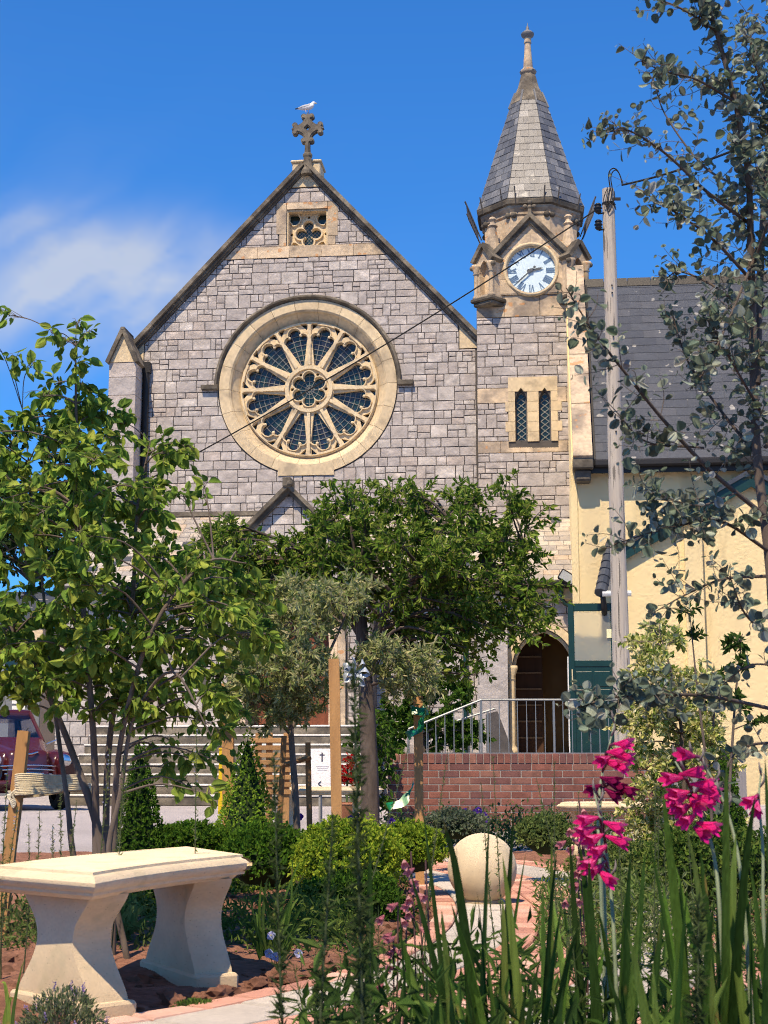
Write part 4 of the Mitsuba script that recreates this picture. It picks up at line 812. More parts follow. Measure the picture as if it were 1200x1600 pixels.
for t0, t1, L, kind in ((.0, .105, .215, 0), (.113, .38, .40, 1), (.388, .492, .215, 0), (.50, .604, .215, 0), (.612, .716, .215, 0), (.724, .828, .215, 0), (.836, 1.20, .42, 1), (1.208, 1.31, .215, 0), (1.318, 1.42, .215, 0)):
    s = -.2 * rng.rand()
    while s < cum[-1] - .1:
        a, b = max(s, 0) + .004, s + L - .004; s += L * (1 if kind == 0 else rng.uniform(.75, 1.2))
        if kind: b = s - .004
        if b - a < .05: continue
        Q = [along(a, t0), along(b, t0), along(b, t1), along(a, t1)]; h = .028 + rng.uniform(-.003, .003); C = np.mean(Q, 0)
        I = [C + (p - C) * (1 - .012 / np.linalg.norm(p - C)) for p in Q]; tl4 = rng.uniform(-.002, .002, 4)
        V = [(*p, -.01) for p in Q] + [(*p, h - .006) for p in Q] + [(*p, h + tl4[i_]) for i_, p in enumerate(I)]
        F = [[i_, (i_ + 1) % 4, (i_ + 1) % 4 + 4, i_ + 4] for i_ in range(4)] + [[i_ + 4, (i_ + 1) % 4 + 4, (i_ + 1) % 4 + 8, i_ + 8] for i_ in range(4)] + [[8, 9, 10, 11]]
        (sg if kind else bg).append(G().add(V, F, (rng.rand(), .9 if kind else .1, 0)))
pieces('brick', bg, 'paving', PV, 280); pieces('slab', sg, 'paving', PV, 280)

# ---------------------------------------------------------------- cast stone benches and ball
def inset(P, d):               # moves a closed outline outwards by d
    P = np.asarray(P); e = unit(np.roll(P, -1, 0) - P); n = np.stack([e[:, 1], -e[:, 0]], 1); m = np.roll(n, 1, 0); return P + (n + m) / (1 + (n * m).sum(1, keepdims=True)) * d
def stone_bench(label, P1, P2, B2, B1, z0=0.0):
    P1, P2, B2, B1 = [np.asarray(p[:2], float) for p in (P1, P2, B2, B1)]
    bk = thing('stone_bench', label, 'bench', 'curved stone benches in the garden'); t = np.linspace(0, 1, 13)[:, None]; bow = lambda a, b, h: a + (b - a) * t + unit(np.array([-(b - a)[1], (b - a)[0]])) * h * 4 * t * (1 - t)
    out = np.vstack([bow(P1, P2, .035), bow(B2, B1, -.05)])
    if Polygon(out).exterior.is_ccw is False: out = out[::-1]
    lv = [(-.012, .43), (.002, .428), (.004, .420), (.020, .414), (.031, .402), (.031, .392), (.022, .379), (.010, .374), (.008, .365), (-.012, .352)]; n = len(out); g = G()
    V = np.vstack([np.column_stack([inset(out, d), np.full(n, z + z0)]) for d, z in lv])
    F = [[i * n + j, i * n + (j + 1) % n, (i + 1) * n + (j + 1) % n, (i + 1) * n + j] for i in range(len(lv) - 1) for j in range(n)]
    g.add(V, F)
    for L_ in (0, len(lv) - 1):
        p2 = np.column_stack([inset(out, lv[L_][0])]); v, f = trimesh.creation.triangulate_polygon(Polygon(p2), engine='earcut'); g.add(np.column_stack([v, np.full(len(v), lv[L_][1] + z0)]), f)
    put('seat', g, 'cast_stone', bk, 35)
    for fr in (.16, .83):
        a, b = P1 + (P2 - P1) * fr, B1 + (B2 - B1) * fr; d = unit(b - a); D = np.linalg.norm(b - a) - .05; o = a + d * .02; pr = np.array([-d[1], d[0]]); th = .064
        zz = np.array([.06, .075, .12, .18, .24, .29, .33, .355]); xx = np.array([.012, .022, .058, .108, .122, .092, .042, .022]); zf = np.linspace(.06, .355, 22); xf = np.interp(zf, zz, xx); xf = np.convolve(np.pad(xf, 2, 'edge'), np.ones(5) / 5, 'valid')
        pl = Polygon(list(zip(xf, zf)) + list(zip(D - xf[::-1], zf[::-1])))
        g = G().prism(pl, -th, th, None, lambda V: np.column_stack([o[0] + d[0] * V[:, 0] + pr[0] * V[:, 1], o[1] + d[1] * V[:, 0] + pr[1] * V[:, 1], V[:, 2] + z0]))
        lg = put('leg', g, 'cast_stone', bk, 40)
        g = G().box((-.012, -th - .012, -.03), (D + .012, th + .012, .0625), None, .008).xf(lambda V: np.column_stack([o[0] + d[0] * V[:, 0] + pr[0] * V[:, 1], o[1] + d[1] * V[:, 0] + pr[1] * V[:, 1], V[:, 2] + z0])); put('foot', g, 'cast_stone', lg)
    return bk
stone_bench('large cream stone bench in the left foreground, nearest of the curved benches', gnd(145, 1362, .43), gnd(378, 1334, .43), gnd(294, 1322, .43), gnd(-6, 1351, .43))
def bench_at(label, c, ang, z0, L=1.12, D=.42):
    u, v = np.array([math.cos(ang), math.sin(ang)]), np.array([-math.sin(ang), math.cos(ang)]); c = np.asarray(c, float)
    stone_bench(label, c - u * L * .43, c + u * L * .43, c + u * L * .52 + v * D, c - u * L * .52 + v * D, z0)
bench_at('cream stone bench partly hidden behind stakes left of the brick wall', (-.56, 14.9), .12, .10)
bench_at('cream stone bench in front of the variegated shrub at the right', (1.80, 12.3), -.45, .01, 1.0)
g = trimesh.creation.icosphere(5, .178); v = g.vertices * (1 + .004 * (npfbm(g.vertices * 30, 3)[:, None] - .5)); ball = thing('stone_ball', 'cream stone ball standing on the path behind the sword leaves', 'ball'); put('sphere', G().add(v + [.505, 8.1, .20], g.faces), 'cast_stone', ball, True); put('ball_base', G().lathe([(.0, .02), (.10, .02), (.105, .035), (.08, .05), (.0, .05)], (.505, 8.1, 0), 24), 'cast_stone', ball)

# ---------------------------------------------------------------- brick wall with railing
BWL = thing('brick_wall', 'low red brick wall below the grey railing', 'wall'); wx0, wx1, wy, wzt = .035, 3.1, 17.0, .865
put('mortar_core', G().box((wx0 + .006, wy + .006, -.1), (wx1, wy + .21, wzt - .006)), 'brick_mortar', BWL)
gs = []
for r_ in range(11):
    zt = wzt - .112 - .075 * r_; x = wx0 - (.1125 if r_ % 2 else 0)
    while x < wx1:
        a, b = max(x, wx0) + .0045, min(x + .225, wx1) - .0045; x += .225
        if b - a > .03: gs.append(G().box((a, wy - rng.uniform(0, .003), zt - .066), (b, wy + .1, zt), (rng.rand(), 0, 0), .004))
pieces('brick', gs, 'brick', BWL, 200); x = wx0 - .006; gs = []
while x < wx1: gs.append(G().box((x + .004, wy - .008, wzt - .108), (x + .0715, wy + .215, wzt + rng.uniform(-.002, .002)), (rng.rand(), 0, 0), .016 if x < wx0 + .1 else .007)); x += .0755
pieces('coping_brick', gs, 'brick', BWL, 60)
RL = thing('railing', 'grey galvanised metal railing on the brick wall, sloping down at its left end', 'railing')
for yo, x0, xs_, x1, zt in ((17.12, .27, 1.075, 2.75, 1.455), (18.3, .42, 1.30, 1.30, 1.40)):
    zs = 1.135 if yo < 18 else 1.12; gy = lambda x: np.interp(x, [x0, xs_], [zs, zt])
    put('top_rail', G().tube([(x0, yo, zs), (xs_, yo, zt), (max(x1, xs_ + .02), yo, zt)], .013, 8), 'galvanised', RL)
    put('bottom_rail', G().box((x0, yo - .006, wzt - .02), (max(x1, xs_), yo + .006, wzt + .012)), 'galvanised', RL)
    for x in np.arange(x0, max(x1, xs_) + .01, .1005): put('baluster', G().tube([(x, yo, wzt - .05), (x, yo, gy(x) - .005)], .0052 if round((x - x0) / .1005) % 8 else .013, 6), 'galvanised', RL)
# raised walk and sloping plinth behind the wall
put('raised_walk', G().box((.5, 17.21, -.2), (4.0, 25.9, .74)), 'road', kind='structure')
a = at(763, 1180, 20.5); put('plinth_wall', G().prism(Polygon([(a[0], .7), (a[0], 1.42), (a[0] + .12, 1.45), (a[0] + .40, .7)]), 20.4, 20.9), 'mortar', label='small grey sloping plinth behind the railing beside the porch arch', cat='plinth')

# ---------------------------------------------------------------- stakes, ties, panel, sign
def post(label, xt, yt, xb, yb, Y, w, group=None, name='wooden_stake', tone=.5, top=0):
    k = thing(name, label, 'stake' if 'stake' in name else 'post', group); a, b = at(xt, yt, Y), at(xb, yb, Y); b = a + (b - a) * (a[2] + .1) / (a[2] - b[2]); n = 12; g = G(); d = unit(b - a); r = np.array([1.0, 0, 0]); r = unit(r - d * (r @ d)); f = np.cross(d, r)
    V = []; n = 9
    for i in range(n):
        p = a + (b - a) * i / (n - 1)
        for s1, s2 in ((-1, -1), (-.75, -1), (.75, -1), (1, -1), (1, 1), (-1, 1)): V.append(p + r * w / 2 * s1 + f * w / 2 * s2 * (.9 if abs(s1) == 1 and s2 == -1 else 1) + rng.uniform(-.0012, .0012, 3))
    F = [[i * 6 + j, i * 6 + (j + 1) % 6, (i + 1) * 6 + (j + 1) % 6, (i + 1) * 6 + j] for i in range(n - 1) for j in range(6)]; g.add(V, F, (tone, 0, 0)).add(V[:6], [[0, 1, 2, 3], [0, 3, 4, 5]], (tone * .7, 0, 0))
    put('shaft', g, 'stake_wood', k); return k, a, b
k, sa, sb = post('brown wooden stake tied to the small tree behind the near bench', 38, 1142, 14, 1345, 6.6, .048, tone=.6)
tie = thing('webbing_tie', 'cream webbing tie wound round the stake and a tree stem', 'tie')
for i, (ya, yb, xb, th) in enumerate(((1214, 1216, 128, .012), (1221, 1222, 130, .013), (1229, 1229, 140, .012), (1237, 1228, 128, .010))):
    P = [at(22, ya + 6, 6.64), at(26, ya + 1, 6.56), at(45, ya, 6.55), at(85, (ya + yb) / 2 + 1.5, 6.62), at(xb - 12, yb, 6.66), at(xb, yb + 1, 6.72), at(xb - 8, yb + 2, 6.76), at(60, ya + 3, 6.66), at(24, ya + 5, 6.64)]
    c = bez(P, 40); g = G()
    for o in np.linspace(-th, th, 4): g.tube(c + [0, 0, o], .0045, 5, (.56, .49, .34))
    put('strand', g, 'fibre', tie, kind='stuff')
g = G()
for i in range(5): g.tube(bez([at(26, 1232 + 2 * i, 6.57), at(16 - 2 * i, 1244, 6.56), at(20, 1262 - 3 * i, 6.56), at(24, 1252, 6.57), at(12 + i, 1236, 6.56)], 16), .0035, 4, (.62, .58, .47))
put('loose_end', g, 'fibre', tie, kind='stuff')
post('tall pale timber post beside the yellow rail', 356, 1068, 357, 1255, 9.2, .068, name='timber_post', tone=.75)
post('dappled orange timber post in front of the far left bench', 522, 1030, 526, 1270, 8.25, .056, name='timber_post', tone=.7)
k, ra_, rb_ = post('short timber stake tied with green ribbon before the brick wall', 653, 1088, 655, 1270, 9.4, .054, tone=.8)
rb = thing('green_ribbon', 'shiny green ribbon tied round the short stake, its end hanging down', 'ribbon')
def ribbon(P, w, c, name, par):
    P = bez(P, 24); V = []
    for i, p in enumerate(P): a = .8 * math.sin(i * .5); V += [p + [w * math.sin(a) * .4, w * .3 * math.cos(a), w * .5], p - [w * math.sin(a) * .4, w * .3 * math.cos(a), w * .5]]
    put(name, G().add(V, [[2 * i, 2 * i + 1, 2 * i + 3, 2 * i + 2] for i in range(len(P) - 1)], c), 'gloss', par, True)
gc = (.01, .20, .075)
ribbon([at(643, 1109, 9.35), at(650, 1111, 9.34), at(660, 1112, 9.34), at(668, 1110, 9.38), at(664, 1109, 9.46), at(648, 1108, 9.45), at(643, 1109, 9.36)], .045, gc, 'loop', rb)
ribbon([at(664, 1108, 9.34), at(662, 1122, 9.32), at(655, 1138, 9.33), at(645, 1146, 9.36), at(636, 1150, 9.4)], .05, gc, 'tail', rb)
ribbon([at(645, 1225, 9.36), at(640, 1240, 9.3), at(628, 1254, 9.28), at(612, 1259, 9.28), at(606, 1262, 9.3)], .05, gc, 'hanging_end', rb)
for lb, a in (('thin dark stake left of the white notice board', (444, 1150, 436, 1300)), ('thin dark stake directly in front of the white notice board', (481, 1160, 484, 1305))): post(lb, *a, 9.9, .034, tone=.1)
put('cross_strut', G().tube([at(438, 1197, 9.86), at(486, 1183, 9.86)], .018, 6, (.1, 0, 0)), 'stake_wood', num('stake_brace')); tag('stake_brace', 'thin dark crosspiece joining the two thin stakes', 'brace')
SP = thing('slatted_panel', 'brown timber slatted panel between the box cone and the steps', 'panel'); Y_ = 14.5
for x in (404, 421, 448): a = at(x, 1145, Y_); put('upright', G().box((a[0] - .03, Y_, .0), (a[0] + .03, Y_ + .04, a[2]), (.5, 0, 0), .004), 'stake_wood', SP)
for i in range(8): a, b = at(392, 1157 + 11.5 * i, Y_), at(455, 1157 + 11.5 * i, Y_); put('slat', G().box((a[0], Y_ - .022, a[2] - .022), (b[0], Y_ - .002, a[2] + .022), (.3 + .6 * rng.rand(), 0, 0), .003), 'stake_wood', SP)
WB = thing('notice_board', 'white notice board with a small dark cross on it', 'sign'); Y_ = 15.6; a, b = at(484, 1242, Y_), at(517, 1170, Y_)
put('panel', G().box((a[0], Y_, a[2]), (b[0], Y_ + .02, b[2]), (.80, .80, .82), .003), 'paint', WB); put('support', G().tube([(a[0] + .1, Y_ + .04, b[2]), (a[0] + .1, Y_ + .35, .1)], .015, 5, (.3, .3, .3)), 'paint', WB); put('support', G().tube([(a[0] + .1, Y_ + .03, b[2]), (a[0] + .1, Y_ + .03, .05)], .015, 5, (.3, .3, .3)), 'paint', WB)
def onb(u, v): return np.array([a[0] + (b[0] - a[0]) * u, a[2] + (b[2] - a[2]) * v])
o = onb(.58, .84); put('cross_mark', G().prism(unary_union([rect(o[0] - .007, o[1] - .055, o[0] + .007, o[1] + .035), rect(o[0] - .026, o[1] + .006, o[0] + .026, o[1] + .018)]), Y_ - .004, Y_ - .001, (.06, .06, .10)), 'paint', WB)
g = G()
for v, u0, u1 in ((.62, .3, .9), (.58, .34, .86), (.54, .34, .8)): p, q_ = onb(u0, v), onb(u1, v); g.prism(rect(p[0], p[1] - .004, q_[0], q_[1] + .004), Y_ - .004, Y_ - .001, (.55, .55, .62))
put('faint_lines', g, 'paint', WB, kind='stuff')
p = onb(.48, .16); g = G().tube(bez([(p[0] + x * .035, Y_ - .004, p[1] + z * .05) for x, z in ((.3, 1.2), (-.4, .7), (.5, .2), (-.5, -.2), (.2, -.9), (1.0, -.5), (.4, .1))], 30), .006, 5, (.08, .08, .11)); put('squiggle', g, 'paint', WB)
YR = thing('yellow_rail', 'bright yellow edge post at the foot of the church steps', 'post'); a, b = at(350, 1172, 21), at(346, 1255, 21); put('plate', G().box((b[0] - .045, 21, .05), (b[0] + .045, 21.05, a[2]), (.62, .42, .01), .008), 'paint', YR); put('cap', G().box((b[0] - .05, 20.99, a[2]), (b[0] + .05, 21.06, a[2] + .03), (.55, .36, .01), .008), 'paint', YR)

# ---------------------------------------------------------------- red vintage car (front seen between the tree stems)
CR_ = thing('vintage_car', 'dark red vintage saloon car parked at the left before the steps', 'car'); CO = at(46, 1262, 22.0); CO[2] = .115; CA = math.radians(28)
cf, cs = np.array([math.sin(CA), -math.cos(CA), 0]), np.array([math.cos(CA), math.sin(CA), 0])
def CW(V): V = np.asarray(V, float); return CO + V[:, :1] * cf + V[:, 1:2] * cs + V[:, 2:3] * np.array([0, 0, 1.0])      # x forward, y to the picture's right
def cput(n, m, mt, sm=False, c=None, par=None): return put(n, G().add(m.vertices if hasattr(m, 'vertices') else m[0], m.faces if hasattr(m, 'faces') else m[1], c).xf(CW), mt, par or CR_, sm)
def hullm(pts, r, n=14): return m3.Manifold.batch_hull([m3.Manifold.sphere(r_, n).translate([float(v) for v in p]) for p, r_ in zip(pts, np.broadcast_to(r, len(pts)))])
def sm(M, e=.05, it=8):
    t = M.refine_to_length(e).to_mesh(); t = trimesh.Trimesh(t.vert_properties[:, :3], t.tri_verts); trimesh.smoothing.filter_taubin(t, iterations=it); return t
S2 = (-1, 1)
low = hullm([(-.35, s * .50, z) for s in S2 for z in (.38, .70)] + [(-3.4, s * .5, z) for s in S2 for z in (.4, .78)], .14)
bon = hullm([(-.22, s * .20, .74) for s in S2] + [(-1.25, s * .42, .93) for s in S2] + [(-1.25, s * .45, .6) for s in S2] + [(-.2, s * .24, .42) for s in S2], .12)
bodym = low + bon
for s in S2: bodym = bodym + hullm([(-.16, s * .56, .66), (-.9, s * .60, .70), (-.9, s * .6, .42), (-.2, s * .58, .40)], [.16, .17, .12, .12]) + hullm([(-2.6, s * .58, .60), (-3.3, s * .52, .5), (-3.3, s * .52, .7)], .18)
cput('body', sm(bodym), 'car_paint', True)
roof = hullm([(-1.75, s * .40, 1.40) for s in S2] + [(-2.7, s * .38, 1.36) for s in S2], .07); cput('roof', sm(roof, .05, 4), 'car_paint', True)
for s in S2:
    cput('windscreen_pillar', (lambda g: (g.V[0], g.F[0]))(G().tube([(-1.22, s * .50, .98), (-1.70, s * .42, 1.42)], .03, 8)), 'car_paint'); cput('rear_pillar', sm(hullm([(-2.95, s * .46, 1.0), (-2.72, s * .40, 1.36), (-2.5, s * .42, 1.36), (-2.6, s * .5, 1.0)], .05), .06, 3), 'car_paint', True)
    cput('side_window', (lambda g: (g.V[0], g.F[0]))(G().add([(-1.3, s * .515, .98), (-2.6, s * .515, .98), (-2.55, s * .43, 1.36), (-1.72, s * .43, 1.38)], [[0, 1, 2, 3]])), 'leaded_glass', c=(.1, 0, 0))
    hl = G().lathe([(0, .03), (.06, .025), (.085, .005), (.09, -.02), (.09, -.05)], (0, 0, 0), 18); hl.xf(lambda V: np.column_stack([V[:, 2] + .0, V[:, 0] + s * .50, V[:, 1] + .70])); k = put('headlight', hl.xf(CW), 'chrome', CR_, True)
    wl = G().lathe([(.18, -.08), (.29, -.08), (.31, -.05), (.31, .05), (.29, .08), (.18, .08)], (0, 0, 0), 24); wl.xf(lambda V: np.column_stack([V[:, 0] - .62, V[:, 2] + s * .60, V[:, 1] + .31])); k = put('wheel', wl.xf(CW), 'rubber', CR_, 40)
    hb = G().lathe([(0, .09), (.08, .085), (.17, .06), (.18, .0)], (0, 0, 0), 18); hb.xf(lambda V: np.column_stack([V[:, 0] - .62, V[:, 2] * s + s * .60, V[:, 1] + .31])); put('hub_cap', hb.xf(CW), 'chrome', k, True)
    mr = G().tube([(-1.2, s * .55, .95), (-1.2, s * .72, 1.02)], .012, 6).xf(CW); put('wing_mirror', mr, 'chrome', CR_)
cput('windscreen', (lambda g: (g.V[0], g.F[0]))(G().add([(-1.2, -.48, .99), (-1.2, .48, .99), (-1.70, .40, 1.41), (-1.70, -.40, 1.41)], [[0, 1, 2, 3]])), 'pane')
cput('dark_interior', (lambda g: (g.V[0], g.F[0]))(G().box((-2.9, -.45, .7), (-1.6, .45, 1.02))), 'rubber')
for i in range(5): put('grille_bar', G().tube(bez([(-.13, -.40 + .03 * i, .62 - .055 * i), (-.055, 0, .635 - .055 * i), (-.13, .40 - .03 * i, .62 - .055 * i)], 12), .011, 6).xf(CW), 'chrome', CR_, True)
put('front_bumper', G().tube(bez([(-.35, -.80, .40), (.0, -.62, .38), (.10, 0, .38), (.0, .62, .38), (-.35, .80, .40)], 24), .045, 8).xf(CW), 'car_paint', CR_, True)
put('bonnet_badge', G().tube(bez([(-.10, -.10, .80), (-.06, 0, .79), (-.10, .12, .82)], 8), .014, 6).xf(CW), 'chrome', CR_, True)
put('wiper', G().tube([(-1.19, .1, 1.0), (-1.40, .32, 1.19)], .008, 4).xf(CW), 'rubber', CR_)

# ---------------------------------------------------------------- shop front far left
SH = thing('shop', 'grey painted shop front with dark window behind the red car', 'building'); Y_ = 34.0
def sp_(x, y): p = at(x, y, Y_); return p[0], p[2]
x0, z1 = sp_(-160, 985); x1, z0 = sp_(58, 1240)
put('wall', G().box((x0, Y_, 0), (x1, Y_ + 6, z1 + .15), (.55, .45, .33)), 'paint', SH); put('fascia', G().box((x0, Y_ - .1, z1 - .25), (x1 + .02, Y_ - .004, z1 + .1), (.62, .50, .34), .01), 'paint', SH)
put('shopfront', G().box((x0, Y_ - .06, 0), (x1, Y_ - .005, z1 - .26), (.17, .185, .20), .01), 'paint', SH)
a, b = sp_(-60, 1012), sp_(40, 1066); put('window', G().box((a[0], Y_ - .075, b[1]), (b[0], Y_ - .062, a[1]), (.2, 0, 0)), 'leaded_glass', SH)
for t in np.linspace(0, 1, 4): put('mullion', G().box((a[0] + (b[0] - a[0]) * t - .04, Y_ - .11, b[1] - .05), (a[0] + (b[0] - a[0]) * t + .04, Y_ - .075, a[1] + .05), (.22, .24, .26)), 'paint', SH)
put('window_sill', G().box((x0, Y_ - .16, b[1] - .16), (x1, Y_ - .062, b[1] - .06), (.36, .38, .40), .01), 'paint', SH)
for y in (1097, 1106): c = sp_(20, y); d = sp_(40, y); put('white_stripe', G().box((c[0], Y_ - .075, c[1] - .04), (d[0], Y_ - .061, c[1] + .04), (.75, .75, .72)), 'paint', SH)
put('roof', G().add([(x0, Y_ - .2, z1 + .15), (x1 + .1, Y_ - .2, z1 + .15), (x1 + .1, Y_ + 3, z1 + 1.2), (x0, Y_ + 3, z1 + 1.2)], [[0, 1, 2, 3]], (.3, .1, 0)), 'slate', SH)
# ---------------------------------------------------------------- foliage helpers
def tmpl(rows, fold=.12, curl=.0):
    """leaf outline: rows of (x, half width); two halves folded along the midrib"""
    V, F = [], []
    for x, w in rows: V += [(x, 0, -curl * x * x), (x, w, fold * w - curl * x * x), (x, -w, fold * w - curl * x * x)]
    for i in range(len(rows) - 1):
        a, b = 3 * i, 3 * i + 3
        for s in (1, 2):
            if rows[i][1] > 0 and rows[i + 1][1] > 0: F += [[a, b, b + s], [a, b + s, a + s]]
            elif rows[i][1] > 0: F += [[a, b, a + s]]
            else: F += [[a, b, b + s]]
    V = np.array(V, float); F = np.array(F); u, inv = np.unique(F, return_inverse=True); return V[u], inv.reshape(-1, 3)
OVATE = tmpl([(0, 0), (.10, 0.02), (.30, .28), (.55, .33), (.80, .20), (1, 0)], .5, .25)
ROUND = tmpl([(0, 0), (.10, .28), (.30, .47), (.60, .52), (.86, .34), (1, .08)], .35, .12)
DIAM = tmpl([(0, 0), (.45, .5), (1, 0)], .5, .18)
NARROW = tmpl([(0, 0), (.4, .5), (1, 0)], .5, .12)
BOXL = tmpl([(0, 0), (.5, .5), (1, 0)], .45, .25)
class Leaves:
    def __init__(s): s.P, s.D, s.N, s.L, s.W, s.C = [], [], [], [], [], []
    def add(s, P, D, N, L, W, C):
        n = len(P); s.P.append(P); s.D.append(unit(D)); s.N.append(np.broadcast_to(N, (n, 3))); s.L.append(np.broadcast_to(L, (n,))); s.W.append(np.broadcast_to(W, (n,))); s.C.append(np.broadcast_to(C, (n, 3)))
    def emit(s, key, t, mt='leaf', limit=0, name='leaf', sm=False):
        P, D, N, L, W, C = [np.concatenate(x) for x in (s.P, s.D, s.N, s.L, s.W, s.C)]
        S = unit(np.cross(N, D)); N = np.cross(D, S) * rng.uniform(-.35, 1.6, (len(P), 1)); tv, tf = t
        V = P[:, None] + D[:, None] * (tv[None, :, :1] * L[:, None, None]) + S[:, None] * (tv[None, :, 1:2] * W[:, None, None]) + N[:, None] * (tv[None, :, 2:3] * W[:, None, None])
        idx = np.arange(len(P))
        if limit:
            q = P - EYE; z = q @ FWD; vis = (abs(q @ RT / z) < .255) & (abs(q @ UP / z) < .34); sc = np.where(vis, L / z * (.4 + abs((unit(-q) * unit(N)).sum(1))), 0); idx = np.argsort(-sc)
            for i in idx[:limit]: put(name, G().add(V[i], tf, C[i]), mt, key, True)
            idx = idx[limit:]
        if len(idx):
            n = len(tv); F = (tf[None] + (np.arange(len(idx)) * n)[:, None, None]).reshape(-1, 3)
            put('foliage', G().add(V[idx].reshape(-1, 3), F, None) if 0 else _col(V[idx].reshape(-1, 3), F, np.repeat(C[idx], n, 0)), mt, key, True, kind='stuff')
def _col(V, F, C):
    g = G(); g.V, g.F, g.C, g.n = [V], [F], [C], len(V); return g
def pal(n, *cols, j=.18):
    c = np.array(cols)[rng.randint(0, len(cols), n)]; return np.clip(c * (1 + rng.uniform(-j, j, (n, 1))) * (1 + rng.uniform(-j, j, (n, 3)) * .4), .004, .8)
def rdir(n, up=0.0): return unit(rng.standard_normal((n, 3)) + [0, 0, up])
def clump_px(x, y, Y, r): return np.append(at(x, y, Y), r)
def grow(key, stems, clumps, leaf, n_leaf, L, W, cols, tw=7, droop=.3, bark=.3, mt='leaf', limit=0, twig_r=.0022, br_r=.010, wild=.7, limbs=True, norm_up=.6, pair=False, jit=.18, twc=None):
    """stems: lists of (points, radii). Each clump (x, y, z, r) gets a limb from the nearest stem and leafy twigs."""
    sp = []
    for P, R in stems:
        c = bez(P, 26); r = np.interp(np.linspace(0, 1, 26), np.linspace(0, 1, len(R)), R); put('trunk' if R[0] > .03 else 'stem', G().tube(c, r, 8, (bark, 0, 0)), 'bark', key, True); sp.append(np.column_stack([c, r]))
    sp = np.vstack(sp); lv, tg = Leaves(), G(); wsum = sum(q[3] ** 1.5 for q in clumps)
    for (x, y, z, r) in clumps:
        c = np.array([x, y, z]); d = np.linalg.norm(sp[:, :3] - c, axis=1) + np.where(sp[:, 2] > z, .8 * (sp[:, 2] - z) + .0, 0) * 2; a = sp[np.argmin(d)]
        if limbs:
            m = (a[:3] + c) / 2 + [0, 0, .12 * np.linalg.norm(c - a[:3])] + rng.uniform(-.06, .06, 3) * np.linalg.norm(c - a[:3]); B = bez([a[:3], m, c], 10)
            g = G().tube(B, np.linspace(min(br_r, a[3]), twig_r * 1.3, 10), 5, (bark, 0, 0)); put('branch', g, 'bark', key, True)
        else: B = c[None] + rng.uniform(-r, r, (4, 3)) * .3
        for k in range(tw):
            o = B[min(len(B) - 1, int(len(B) * rng.uniform(.55, 1)))]; e = c + rdir(1, .25)[0] * r * rng.uniform(.6, 1.12); m = (o + e) / 2 + rng.uniform(-.15, .15, 3) * r + [0, 0, .1 * r]; t = bez([o, m, e + [0, 0, -droop * r * .3]], 8)
            tg.tube(t, np.linspace(twig_r, twig_r * .5, 8), 3, (bark if twc is None else twc, 0, 0), cap=False)
            n = max(2, int(n_leaf * r ** 1.5 / wsum / tw)); u = rng.uniform(.15, 1, n) if not pair else np.repeat(np.linspace(.2, 1, (n + 1) // 2), 2)[:n]
            p = np.array([np.interp(u, np.linspace(0, 1, 8), t[:, q]) for q in range(3)]).T; td = unit(t[-1] - t[0])
            if pair:
                ax = unit(np.cross(td, rdir(1)[0])); bx = np.cross(td, ax); j = np.arange(n); ph = (j // 2) * 1.57 + rng.uniform(-.3, .3, n); sd = (ax * np.cos(ph)[:, None] + bx * np.sin(ph)[:, None]) * np.where(j % 2, 1, -1)[:, None]; D = unit(sd + .5 * td + rng.uniform(-.25, .25, (n, 3)) - [0, 0, droop]); N = unit(np.cross(D, np.cross(td + .3 * rdir(n), D)) + .5 * rdir(n))
            else: D = unit(td * .6 + rdir(n) * wild - [0, 0, droop]); N = unit(rdir(n) + [0, 0, norm_up] + np.array([-.15, -.35, .2]))
            s = rng.uniform(.5, 1.25, n); lv.add(p, D, N, L * s, W * s * rng.uniform(.85, 1.15, n), pal(n, *cols, j=jit))
    put('twigs', tg, 'bark', key, True, kind='stuff'); lv.emit(key, leaf, mt, limit); return key
def fill(poly_px, n, Y0, Y1, r, seed, rj=.25):
    """clump centres spread over a crown: random places inside its outline, at a depth within a rounded volume"""
    g = np.random.RandomState(seed); pg = Polygon(poly_px); a, b, c, d = pg.bounds; out, tries = [], 0
    ym = (Y0 + Y1) / 2
    while len(out) < n and tries < 40000:
        tries += 1; x, y = g.uniform(a, c), g.uniform(b, d)
        if not pg.contains(Point(x, y)): continue
        edge = min(1, pg.exterior.distance(Point(x, y)) / (.22 * (c - a))); Y = ym + (Y1 - Y0) / 2 * g.uniform(-1, 1) * math.sqrt(max(.05, edge)); p = at(x, y, Y); rr = r * g.uniform(1 - rj, 1 + rj)
        if all(np.linalg.norm(p - q[:3]) > .62 * (rr + q[3]) * .8 for q in out) or tries > 6000: out.append(np.append(p, rr))
    return out
